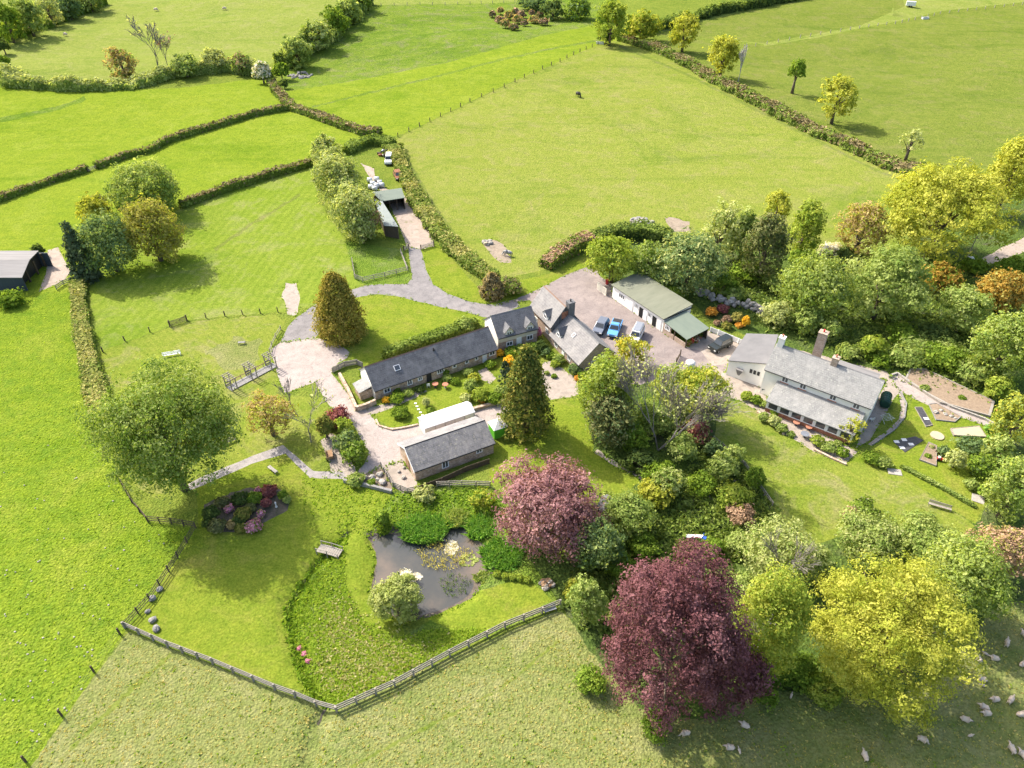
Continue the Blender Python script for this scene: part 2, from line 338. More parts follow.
surf('reed_bank', 'meadow', [(392,494),(440,487),(490,486),(520,520),(530,560),(560,604),(548,597),(500,575),(470,600),(440,545),(400,535),(372,530)], .8)
surf('pond_bank', 'bank', [(366,533),(380,527),(398,527),(412,536),(428,538),(442,532),(444,519),(468,519),(474,534),(484,545),(492,556),(500,570),(484,578),(478,592),(466,604),(446,613),(427,618),(398,622),(376,610),(369,590),(374,560),(370,547)], .8)
surf('island_lawn', 'lawn', [(338,540),(348,532),(360,530),(368,538),(375,552),(377,562),(373,580),(371,592),(380,608),(400,620),(405,634),(388,636),(366,624),(353,604),(346,585),(341,570),(336,556)], .6)
surf('bank_lawn', 'lawn', [(427,618),(445,611),(465,602),(478,592),(500,584),(530,580),(552,600),(500,628),(470,640),(450,630)], .8)
surf('beech_lawn', 'lawn', [(490,440),(508,424),(550,400),(590,398),(600,420),(592,452),(628,470),(640,482),(610,500),(590,505),(560,470),(530,470),(492,484),(488,466)], .8)
surf('house_lawn', 'dry_lawn', [(720,400),(742,402),(757,410),(782,427),(846,463),(862,455),(880,462),(900,474),(975,526),(962,542),(900,545),(858,530),(815,545),(800,552),(772,506),(745,468),(714,440)], .6)
surf('vegetable_garden', 'lawn', [(846,463),(872,448),(888,428),(905,420),(915,390),(940,398),(990,420),(1015,440),(1000,470),(985,505),(975,524),(900,474),(880,462)], .6)
surf('triangle_lawn', 'lawn', [(345,298),(357,297),(377,295),(397,296),(420,302),(445,308),(471,314),(483,318),(470,335),(380,372),(350,366),(352,352),(330,340)], .6)
surf('verge', 'lawn', [(420,250),(425,269),(433,285),(448,295),(471,302),(494,305),(515,299),(535,291),(561,277),(594,264),(590,252),(548,274),(520,280),(480,290),(455,262),(438,245)], .6)
surf('stable_grass', 'meadow', [(345,240),(375,246),(404,250),(412,276),(407,284),(390,284),(367,285),(355,280)], .6)
surf('cottage_garden', 'lawn', [(376,404),(500,358),(540,345),(560,365),(545,372),(505,400),(471,408),(420,424),(392,428),(378,420)], .4)
surf('rockery_soil', 'soil', [(344,480),(364,474),(382,466),(392,484),(392,492)], .4)
surf('flower_bed_soil', 'bed', [(204,505),(222,496),(245,488),(278,488),(291,496),(288,510),(264,522),(252,532),(222,532),(206,525)], .8)
# trodden lines and worn grass
gm['trod'] = grass_mat('trodden grass', (.15,.22,.018), (.18,.24,.03), (.12,.19,.014), .1, 2, dry=(.23,.24,.07))
def strip(name, m, pts, w, wob=.7): 
    a = []; b = []
    for i, (x, y) in enumerate(pts):
        p, q = pts[max(i - 1, 0)], pts[min(i + 1, len(pts) - 1)]; dx, dy = q[0] - p[0], q[1] - p[1]; L = math.hypot(dx, dy); a.append((x - dy / L * w, y + dx / L * w)); b.append((x + dy / L * w, y - dx / L * w))
    surf(name, m, a + b[::-1], wob)
strip('trodden_line', 'rush', [(312,107),(360,95),(430,78),(500,60),(560,47),(600,40)], 1.0); strip('trodden_line', 'trod', [(620,46),(690,76),(780,122),(880,172),(915,184)], 1.2); strip('trodden_line', 'hill', [(764,45),(820,36),(870,25),(892,16),(893,8)], 1.0)
strip('trodden_line', 'trod', [(398,143),(412,168),(440,215),(470,252)], 1.6); strip('ditch_line', 'meadow', [(0,120),(30,114),(60,108),(85,98)], 2.2, 1.2);
strip('terrace_line', 'meadow', [(352,46),(390,41),(440,33),(480,27)], .8); strip('terrace_line', 'meadow', [(330,66),(370,58),(430,49),(460,41)], 1.2, 1.4); strip('trodden_line', 'trod', [(215,250),(250,225),(300,195)], 1.5, 1.2); strip('trodden_line', 'trod', [(60,760),(120,700),(170,655)], 2.0, 1.4); strip('trodden_line', 'trod', [(560,640),(500,690),(420,730),(350,768)], 1.6, 1.4)
surf('worn_lawn', 'tussock', [(205,350),(235,338),(262,340),(258,362),(228,372)], 3)
strip('ditch_bed', 'bed', DITCH[:-1], 1.3, .6); strip('grove_path', 'gravel', [(596,451),(612,462),(630,471),(648,482)], 1.8, .8); strip('grove_path', 'gravel', [(684,479),(697,486),(706,490),(722,484),(742,479)], 1.5, .6); strip('grove_path', 'gravel', [(702,489),(712,497),(718,503)], 2.2, .6)
# hard surfaces
surf('track', 'track', [(360,163),(374,168),(376,180),(385,188),(404,196),(416,200),(425,222),(434,245),(421,250),(408,248),(401,232),(394,214),(388,200),(372,180)], .7)
surf('drive', 'tarmac', [(280,343),(288,327),(297,317),(316,304),(353,289),(367,285),(390,284),(407,284),(412,278),(410,262),(408,247),(421,249),(426,269),(433,284),(448,294),(471,302),(494,305),(515,299),(520,306),(500,318),(483,317),(471,313),(445,308),(420,302),(397,296),(377,294),(357,297),(338,310),(315,338)], .35)
surf('stable_yard', 'track', [(396,205),(416,200),(425,222),(434,246),(421,249),(408,246),(401,232)], .4)
surf('yard', 'yard', [(494,305),(515,299),(535,291),(561,277),(594,264),(600,276),(612,284),(612,297),(662,332),(688,347),(709,330),(740,340),(752,346),(728,362),(724,376),(700,372),(660,380),(640,385),(600,380),(560,340),(530,300)], .35)
surf('courtyard', 'concrete', [(280,343),(315,338),(332,340),(350,352),(347,358),(338,363),(331,373),(338,381),(346,391),(357,411),(366,408),(379,426),(392,428),(418,424),(471,409),(503,400),(508,410),(500,425),(440,440),(402,444),(408,460),(382,467),(364,474),(354,475),(364,464),(369,454),(357,431),(350,420),(330,406),(324,398),(315,382),(285,393),(279,380),(275,365),(270,350)], .3)
surf('yard_dirt', 'gravel', [(382,466),(402,461),(417,482),(421,492),(402,493),(392,484)], .4)
surf('gravel_patch', 'gravel', [(320,441),(331,433),(338,438),(340,447),(348,458),(355,467),(356,474),(344,480),(331,471),(328,458)], .4)
surf('courtyard_gravel', 'gravel', [(543,362),(551,361),(563,369),(577,379),(579,394),(571,397),(549,400),(540,385)], .4)
surf('rear_gravel', 'gravel', [(708,332),(738,342),(756,346),(728,363),(712,366),(700,350),(688,348)], .4)
surf('tyre_track', 'gravel', [(282,296),(286,283),(296,283),(300,298),(297,316),(288,314)], 1.0)
surf('path', 'path', [(188,484),(197,479),(255,455),(283,445),(313,471),(344,472),(346,479),(310,478),(285.5,453.5),(255,462.5),(199,487),(190,490)], .25)
surf('garden_path', 'gravel', [(356,411),(392,402),(410,395),(422,388),(427,391),(415,398),(392,408),(378,413),(362,417)], .2)
surf('cottage_path', 'gravel', [(478,371),(486,367),(496,378),(490,384),(482,380)], .2)
surf('terrace', 'gravel', [(712,366),(726,373),(764,387),(768,408),(848,446),(858,452),(846,463),(815,452),(782,433),(782,426),(757,410),(738,400),(712,392),(700,380)], .4)
surf('barn_track', 'track', [(48,250),(58,247),(63,258),(72,272),(64,280),(48,288),(39,292),(46,272)], .5)
surf('lane', 'track', [(966,268),(985,257),(1005,246),(1100,205),(1100,222),(1024,252),(995,262),(972,272)], .6)
surf('worn_patch', 'earth', [(664,218),(674,217),(689,222),(691,232),(672,232)], .8)
surf('worn_patch', 'earth', [(482,241),(492,239),(504,244),(512,262),(500,262),(486,250)], 1.2)
surf('house_path', 'concrete', [(888,375),(896,372),(906,379),(925,392),(950,405),(985,418),(1000,426),(998,430),(975,422),(945,412),(918,401),(903,392),(907,410),(904,420),(893,432),(872,446),(868,444),(888,430),(899,419),(901,408),(899,392)], .3)
surf('house_yard', 'gravel', [(872,408),(886,384),(888,375),(900,392),(894,398),(885,415),(870,440),(856,448),(862,430)], .4)
surf('rear_path', 'gravel', [(800,350),(845,362),(888,372),(892,380),(850,374),(810,362)], .6)
surf('mulch_bed', 'soil', [(862,496),(872,500),(862,512),(848,510)], .4)
surf('water', 'water', POND, .25)

def smooth_outline(pts, wob, seed):
    rr = random.Random(seed); out = []; n = len(pts)
    for i in range(n):
        a, b = pts[i], pts[(i + 1) % n]; L = math.hypot(b[0] - a[0], b[1] - a[1])
        far = min(a[0], b[0]) < -120 or max(a[0], b[0]) > 1150 or min(a[1], b[1]) < -20 or max(a[1], b[1]) > 840
        k = max(1, int(L / (60 if far else 4.5)))
        for j in range(k):
            t_ = j / k; x = a[0] + (b[0] - a[0]) * t_; y = a[1] + (b[1] - a[1]) * t_
            w = 0 if far else wob * min(1, (y + 90) / 330)
            out.append((x + rr.uniform(-w, w), y + rr.uniform(-w, w)))
    return out
def Pmany(pp):
    z = np.zeros(len(pp))
    for _ in range(4):
        q = [unp(x, y, k) for (x, y), k in zip(pp, z)]
        z = hgt([p.x for p in q], [p.y for p in q])
    return q
def build_ground():
    rr = random.Random(5); V = []; E = []; polys = []
    for si, (n_, m_, pts, wob) in enumerate(SURF):
        q = Pmany([(x, max(y, -75)) for x, y in smooth_outline(pts, wob, si)])
        polys.append(q); k = len(V); V += [Vector((p.x, p.y)) for p in q]; E += [(k + i, k + (i + 1) % len(q)) for i in range(len(q))]
    for py in np.arange(-70, 860, 11):
        for px in np.arange(-200, 1230, 11):
            p = unp(px + rr.uniform(-4, 4), py + rr.uniform(-4, 4)); V.append(Vector((p.x, p.y)))
    for x in np.arange(-2400, 2401, 120):
        for y in np.arange(-900, 3001, 120):
            u, v = proj((x, y, 0)) if y > -60 else (9e3, 9e3)
            if not (-210 < u < 1240 and -80 < v < 870): V.append(Vector((x + rr.uniform(-20, 20), y + rr.uniform(-20, 20))))
    vv, ee, ff, *_ = delaunay_2d_cdt(V, E, [], 0, 1e-4)
    X = np.array([v.x for v in vv]); Y = np.array([v.y for v in vv]); F = np.array([f for f in ff if len(f) == 3])
    cx = X[F].mean(1); cy = Y[F].mean(1); own = np.full(len(F), -1)
    for i, q in enumerate(polys):
        xs = [p.x for p in q]; ys = [p.y for p in q]
        c = np.where((cx > min(xs)) & (cx < max(xs)) & (cy > min(ys)) & (cy < max(ys)))[0]
        own[c[inpoly(cx[c], cy[c], q)]] = i
    Z = hgt(X, Y)
    wi = len(SURF) - 1; Z[np.unique(F[own == wi])] = -.55
    ar = (X[F[:,1]] - X[F[:,0]]) * (Y[F[:,2]] - Y[F[:,0]]) - (X[F[:,2]] - X[F[:,0]]) * (Y[F[:,1]] - Y[F[:,0]])
    F[ar < 0] = F[ar < 0][:, ::-1]
    for i in range(-1, len(SURF)):
        f = F[own == i]
        if not len(f): continue
        u, inv = np.unique(f, return_inverse=True)
        nm = 'ground' if i < 0 else SURF[i][0]
        me = npmesh(nm, np.stack([X[u], Y[u], Z[u]], 1), inv.reshape(-1, 3), [gm['pasture' if i < 0 else SURF[i][1]]], smooth=True)
        me.shade_smooth(); tag(link(nm, me), kind='structure')
build_ground()
# ------------------------------------------------------------------ foliage
lm = {}
def LM(k, *a, **kw): lm[k] = leaf_mat('leaves ' + k, *a, **kw)
LM('mid', (.055,.10,.014), (.095,.155,.02), (.15,.21,.032))
LM('lime', (.10,.16,.022), (.165,.225,.034), (.235,.285,.055), tr=.42, mul=.9)
LM('fresh', (.085,.135,.03), (.14,.19,.05), (.205,.25,.085), tr=.4, mul=1.08)
LM('pale', (.145,.185,.06), (.21,.25,.095), (.29,.32,.14))
LM('dark', (.028,.05,.016), (.05,.08,.022), (.085,.12,.03))
LM('bluegreen', (.05,.09,.035), (.085,.135,.052), (.13,.18,.075))
LM('gold', (.20,.175,.018), (.29,.26,.028), (.37,.34,.045), tr=.42, mul=.82)
LM('yellow', (.17,.215,.028), (.24,.275,.045), (.325,.345,.075), tr=.42, mul=.88)
LM('yellowgreen', (.165,.205,.025), (.225,.255,.04), (.30,.32,.06), tr=.42, mul=.9)
LM('rusty', (.19,.16,.07), (.26,.215,.095), (.33,.28,.13), mul=.85)
LM('bronze', (.14,.15,.04), (.20,.20,.055), (.27,.265,.08), mul=.9)
LM('orange', (.19,.14,.03), (.28,.195,.04), (.35,.255,.06), mul=.8)
LM('copper', (.075,.034,.038), (.115,.053,.058), (.165,.085,.09), tr=.22, mul=.72)
LM('copper_light', (.13,.07,.074), (.195,.112,.115), (.27,.17,.165), tr=.3, mul=.85)
LM('willow', (.15,.205,.05), (.215,.265,.08), (.285,.325,.125), mul=.85)
LM('cypress', (.065,.09,.018), (.115,.132,.028), (.20,.18,.045), tr=.22, mul=.95)
LM('golden_cypress', (.105,.115,.022), (.165,.155,.03), (.25,.205,.05), tr=.22, mul=.95)
LM('spruce', (.03,.05,.026), (.05,.075,.038), (.08,.105,.055), tr=.2)
LM('larch', (.06,.075,.028), (.095,.11,.04), (.14,.15,.065), tr=.3)
LM('purple', (.10,.04,.045), (.15,.06,.06), (.20,.10,.08))
LM('brown', (.12,.085,.055), (.19,.135,.085), (.26,.19,.12), tr=.2)
LM('cut_twig', (.115,.105,.05), (.175,.155,.075), (.24,.21,.11), tr=.15, mul=.72)
LM('cut_green', (.11,.135,.035), (.17,.185,.055), (.25,.24,.09), tr=.25)
LM('hedge', (.06,.095,.018), (.095,.14,.028), (.14,.185,.045), tr=.3)
LM('blossom', (.30,.30,.24), (.45,.45,.38), (.62,.62,.55), mul=.82)
LM('pink', (.36,.14,.23), (.48,.24,.35), (.58,.38,.47), mul=.75)
LM('flower_yellow', (.40,.26,.02), (.52,.35,.03), (.58,.43,.06), mul=.75)
LM('flower_orange', (.34,.18,.03), (.44,.25,.045), (.5,.33,.07), mul=.75)
LM('iris', (.05,.13,.02), (.085,.185,.028), (.14,.24,.05), tr=.3)
LM('tuft_dry', (.22,.235,.06), (.29,.285,.09), (.36,.34,.14), tr=.5, mul=.82)
LM('tuft_green', (.08,.15,.014), (.11,.185,.02), (.155,.225,.03), tr=.5)
LM('tuft_meadow', (.11,.185,.016), (.145,.22,.024), (.19,.255,.035), tr=.5)
LM('tuft_dark', (.04,.08,.012), (.06,.11,.016), (.09,.15,.025), tr=.3)
LM('tuft_straw', (.22,.24,.09), (.29,.29,.13), (.36,.35,.18), tr=.5, mul=.82)
LM('scarlet', (.35,.04,.03), (.5,.08,.05), (.6,.2,.15))
bark = {k: rough_mat('bark ' + k, a, b, 1.5, .9, (1, 1, .3), .02) for k, a, b in (('brown', (.09,.07,.05), (.16,.13,.095)), ('grey', (.16,.14,.12), (.27,.245,.22)), ('pale', (.32,.30,.27), (.45,.43,.39)))}

def unit(v): return v / (np.linalg.norm(v, axis=1, keepdims=True) + 1e-9)
def rdir(rng, n): return unit(rng.normal(size=(n, 3)))
def leaf_quads(rng, c, nrm, size, asp=.62):
    """diamond leaf sprays: centre c, normal nrm"""
    n = len(c); a = unit(np.cross(nrm, rdir(rng, n))); b = np.cross(nrm, a)
    s = (size * np.clip(rng.lognormal(-.06, .36, (n, 1)), .45, 2.0)) * .5
    V = np.empty((n, 4, 3)); V[:,0] = c - a * s; V[:,1] = c - b * s * asp + nrm * s * .25; V[:,2] = c + a * s; V[:,3] = c + b * s * asp + nrm * s * .25
    return V.reshape(-1, 3), np.arange(n * 4).reshape(n, 4)
def _conifer(rng, kind, r, v, m_):
    q = [crown_points(rng, kind, r, v, 290) for _ in range(m_ // 290 + 1)]
    return np.concatenate([a[0] for a in q]), np.concatenate([a[1] for a in q]), np.concatenate([a[2] for a in q]), q[0][3]
def crown_points(rng, kind, r, v, n, lump=.34, nb=None):
    """points on leafy boughs; centre at origin, horizontal radius r, vertical radius v -> pos, normal, rnd, bough centres"""
    if kind in ('cone', 'bullet') and n > 300:
        m_ = max(60, n // 18); p0, n0, r0, bc = crown_points(rng, kind, r, v, min(m_, 299), lump) if m_ < 300 else _conifer(rng, kind, r, v, m_)
        ch = rng.integers(0, len(p0), n); g = rng.normal(size=(n, 3)) * np.array([1, 1, .8]) * r * .085
        g[:, 2] -= np.abs(rng.normal(0, .05, n)) * r
        return p0[ch] + g, unit(n0[ch] + rng.normal(size=(n, 3)) * .4), np.clip(r0[ch] + rng.normal(0, .13, n), 0, 1), bc
    if kind == 'cone':
        t = rng.random(n) ** .62; t = 1 - t                           # more low down
        tiers = max(5, int(v * 2 / max(r, .1) * 3)); an = rng.uniform(0, 2 * np.pi, n)
        rad = r * (1 - t) ** .8 * (1 + .16 * np.sin(an * 5 + np.floor(t * tiers) * 2.1) + .10 * np.sin(t * tiers * 2 * np.pi))
        q = rng.uniform(.55, 1.05, n) ** .7; pos = np.stack([np.cos(an) * rad * q, np.sin(an) * rad * q, -v + 2 * v * t], 1)
        nrm = unit(np.stack([np.cos(an), np.sin(an), np.full(n, .55)], 1) + rng.normal(size=(n, 3)) * .5)
        return pos, nrm, np.clip(rng.normal(.5, .2, n) + .18 * np.sin(an * 3 + t * 9), 0, 1), np.stack([np.zeros(6), np.zeros(6), np.linspace(-v, v * .9, 6)], 1)
    if kind == 'bullet':
        t = rng.random(n) ** .8; an = rng.uniform(0, 2 * np.pi, n)
        rad = r * np.minimum(1, (1 - t) ** .58 * 1.15) * np.minimum(1, .8 + t * 2) * (1 + .10 * np.sin(an * 7 + t * 13) + .08 * np.sin(an * 4 - t * 29) + .09 * np.sin(an * 11 + t * 47)) * .95
        q = rng.uniform(.72, 1.06, n); pos = np.stack([np.cos(an) * rad * q, np.sin(an) * rad * q, -v + 2 * v * t], 1)
        nrm = unit(np.stack([np.cos(an), np.sin(an), np.full(n, .45)], 1) + rng.normal(size=(n, 3)) * .5)
        return pos, nrm, np.clip(rng.normal(.5, .25, n), 0, 1), np.stack([np.zeros(4), np.zeros(4), np.linspace(-v, v * .6, 4)], 1)
    if kind == 'dome':
        d = rdir(rng, n); d[:, 2] = np.abs(d[:, 2]) * 1.05 - .25; d = unit(d); a = np.arctan2(d[:, 1], d[:, 0]); k1, k2 = rng.uniform(0, 6, 2)
        q = rng.uniform(.74, 1.06, n) * (1 + .13 * np.sin(3 * a + 4 * d[:, 2] + k1) + .10 * np.sin(7 * a - 9 * d[:, 2] + k2)) / 1.1
        pos = d * q[:, None] * np.array([r, r, v]); nrm = unit(d + rng.normal(size=(n, 3)) * .5 + np.array([0, 0, .2]))
        return pos, nrm, np.clip(.5 + .16 * np.sin(5 * a + 6 * d[:, 2] + k2) + rng.normal(0, .2, n), 0, 1), np.array([[0, 0, .3 * v], [.4 * r, 0, 0], [-.3 * r, .3 * r, 0], [-.2 * r, -.4 * r, 0.]])
    if nb is None: nb = int(np.clip(9 + (r * 2.2) ** 1.25, 9, 60))
    k = np.arange(nb) + .5; ph = np.arccos(1 - 1.86 * k / nb); th = np.pi * (1 + 5 ** .5) * k + rng.uniform(0, 6)
    bd = np.stack([np.cos(th) * np.sin(ph), np.sin(th) * np.sin(ph), np.cos(ph)], 1); bd = unit(bd + rng.normal(size=bd.shape) * .16)
    br = lump * rng.uniform(.62, 1.3, nb); bc = bd * ((1.03 - br) * rng.uniform(.74, 1.12, nb))[:, None]
    if kind == 'tall': bc[:, :2] *= (1 - .35 * np.clip(bc[:, 2:3], 0, 1))
    bt = rng.normal(0, .17, nb)
    nin = nb // 4; bc = np.concatenate([bc, bd[:nin] * .4]); br = np.concatenate([br, np.full(nin, lump * 1.1)]); bt = np.concatenate([bt, np.zeros(nin)]); bd = np.concatenate([bd, bd[:nin]])
    w = br ** 2; ns = int(np.clip(n / 14, 45, 1300)); cb = rng.choice(len(bc), ns * 2, p=w / w.sum()); d = rdir(rng, ns * 2)   # leaf sprays on every bough
    keep = (d * bd[cb]).sum(1) + .35 * d[:, 2] > -.55; cb = cb[keep][:ns]; d = d[keep][:ns]; ns = len(cb)
    sp = bc[cb] + d * (br[cb] * rng.uniform(.6, 1.12, ns) ** .7)[:, None]; sr = br[cb] * rng.uniform(.2, .4, ns) * (1.25 if n < 2500 else (.88 if n > 9000 else 1.0)); st = np.clip(.5 + bt[cb] + rng.normal(0, .16, ns), 0, 1)
    ch = rng.choice(ns, n, p=sr ** 2 / (sr ** 2).sum()); g = rng.normal(size=(n, 3)); g[:, 2] *= .62
    pos = sp[ch] + g * (sr[ch] * .62)[:, None]
    nrm = unit(d[ch] * .8 + unit(g) * .5 + rng.normal(size=(n, 3)) * .42 + np.array([0, 0, .3]))
    rn = np.clip(st[ch] + rng.normal(0, .13, n), 0, 1)
    sc = np.array([r, r, v]); return pos * sc, nrm, rn, bc * sc
def place_ellipse(cx, cy, rw, rh, gap=.0):
    """photo ellipse -> base point on the ground, radius, vertical radius, centre height"""
    r = 3.0; v = 3.0; hc = 3.0
    for _ in range(12):
        b = unp(cx, cy, hc); g = float(hgt(b.x, b.y)); pm = ppm(b); r = rw / pm
        de = math.atan2(CH - hc, math.hypot(b.x, b.y)); de = R(90) - math.acos(min(1, max(-1, (CH - hc) / math.dist((0, 0, CH), b))))
        hh = rh / pm; q = hh * hh - (r * math.sin(de)) ** 2
        v = math.sqrt(max(q, (.42 * r) ** 2)) / math.cos(de); v = min(v, 2.6 * r)
        hc = g + v * (1 + gap)
    return Vector((b.x, b.y, g)), r, v, v * (1 + gap), pm
TREES = []; rngs = 100
def tree(label, cx, cy, rw, rh, leaf, kind='round', cat='tree', name='tree', gap=.02, px=2.45, dens=1.0, lump=.38, bk='brown', group=None, leaf2=None, nb=None, asp=.62):
    global rngs; rngs += 1; rng = np.random.default_rng(rngs)
    base, r, v, hc, pm = place_ellipse(cx, cy, rw, rh, gap)
    s = max(px / pm, .13)
    if kind in ('cone', 'bullet'): dens = dens * 2.0
    area = 4 * np.pi * r * (r + v) / 2 * .95
    n = int(min(60000, max(140, dens * 2.3 * area / (s * s * .5 * asp / .62))))
    pos, nrm, rn, bc = crown_points(rng, kind, r, v, n, lump, nb)
    V, F = leaf_quads(rng, pos, nrm, s, asp)
    t = thing(name, label, cat, base, 0, group)
    me = npmesh('crown', V + np.array([0, 0, hc]), F, [lm[leaf]] + ([lm[leaf2]] if leaf2 else []), None if not leaf2 else (rng.random(len(F)) < .3), rn)
    link('crown' if cat != 'shrub' else 'foliage', me, t)
    m = MB(); tr = max(.06, min(.5, .055 * (hc + v) * .8))
    top = (rng.normal() * r * .05, rng.normal() * r * .05, hc + v * (.55 if kind in ('cone', 'bullet') else .1))
    m.tube([(0, 0, -.25), (top[0] * .3, top[1] * .3, hc * .45), top], [tr * 1.25, tr * .85, tr * .35], 7)
    if kind not in ('cone', 'bullet'):
        for i in range(min(9, len(bc))):
            e = bc[int(i * len(bc) / min(9, len(bc)))] * .92; z0 = hc * (.38 + .4 * (i % 3) / 3)
            m.tube([(0, 0, z0), (e[0] * .45, e[1] * .45, (z0 + hc + e[2]) / 2 + .1), (e[0], e[1], hc + e[2])], [tr * .5, tr * .32, tr * .1], 5, cap=False)
    m.build('trunk' if cat != 'shrub' else 'stem', bark[bk], t, smooth=True)
    return t
def shrub(label, cx, cy, rw, rh, leaf, kind='round', group=None, name='shrub', **kw):
    if kind == 'round' and rw <= 10: kind = 'dome'; kw['dens'] = kw.get('dens', 1) * 1.35
    kw.setdefault('gap', -.12); kw.setdefault('lump', .42); return tree(label, cx, cy, rw, rh, leaf, kind, 'shrub', name, group=group, **kw)
def bare_tree(label, bx, by, tx, ty, spread, depth=5, bk='grey', leaf=None, nleaf=0, group=None, thick=.6, name='bare_tree', multi=1):
    """trunk foot at (bx,by), top of the twigs near (tx,ty); spread = half width in px"""
    global rngs; rngs += 1; rr = random.Random(rngs); rng = np.random.default_rng(rngs)
    base = P(bx, by); pm = ppm(base); de = math.asin((CH - base.z) / math.dist((0, 0, CH), base))
    H = max(2.0, (by - ty) / (pm * math.cos(de))); W = spread / pm
    t = thing(name, label, 'tree', base, 0, group); m = MB(); tips = []
    minr = .17 / pm
    def grow(p, d, L, r, k):
        q = p + d * L * .5 + Vector((rr.uniform(-1, 1), rr.uniform(-1, 1), rr.uniform(-.3, .6))) * L * .09; e = q + (d + Vector((rr.uniform(-.25, .25), rr.uniform(-.25, .25), .06))).normalized() * L * .5
        m.tube([p, q, e], [max(r, minr), max(r * .8, minr), max(r * .6, minr)], 5 if k > 3 else 3, cap=False)
        if k == 0: tips.append(e); tips.append(q); return
        if k < 3: tips.append(e)
        for i in range(rr.choice((2, 3, 3, 4)) if k > 1 else 3):
            f = rr.uniform(.45, 1.0) if i else 1.0
            o = Vector((rr.gauss(0, 1), rr.gauss(0, 1), rr.gauss(.05, .5))); o -= d * o.dot(d); o.normalize()
            nd = (d + o * rr.uniform(.35, .85) * (W / H * 1.7)).normalized()
            grow(p.lerp(e, f), nd, L * rr.uniform(.62, .86), r * rr.uniform(.5, .68), k - 1)
    for i in range(multi):
        a = rr.uniform(0, 6.28); d = Vector((math.cos(a) * .4, math.sin(a) * .4, 1)).normalized() if multi > 1 else Vector((0, 0, 1))
        grow(Vector((0, 0, -.2)), d, H * .34, H * .022 * thick, depth)
    m.build('trunk', bark[bk], t)
    if leaf and nleaf:
        tp = np.array([tips[rng.integers(len(tips))] for _ in range(nleaf)]) + rng.normal(size=(nleaf, 3)) * H * .03
        V, F = leaf_quads(rng, tp, rdir(rng, nleaf), max(2.4 / pm, .12)); link('crown', npmesh('crown', V, F, [lm[leaf]], None, rng.random(nleaf)), t)
    return t
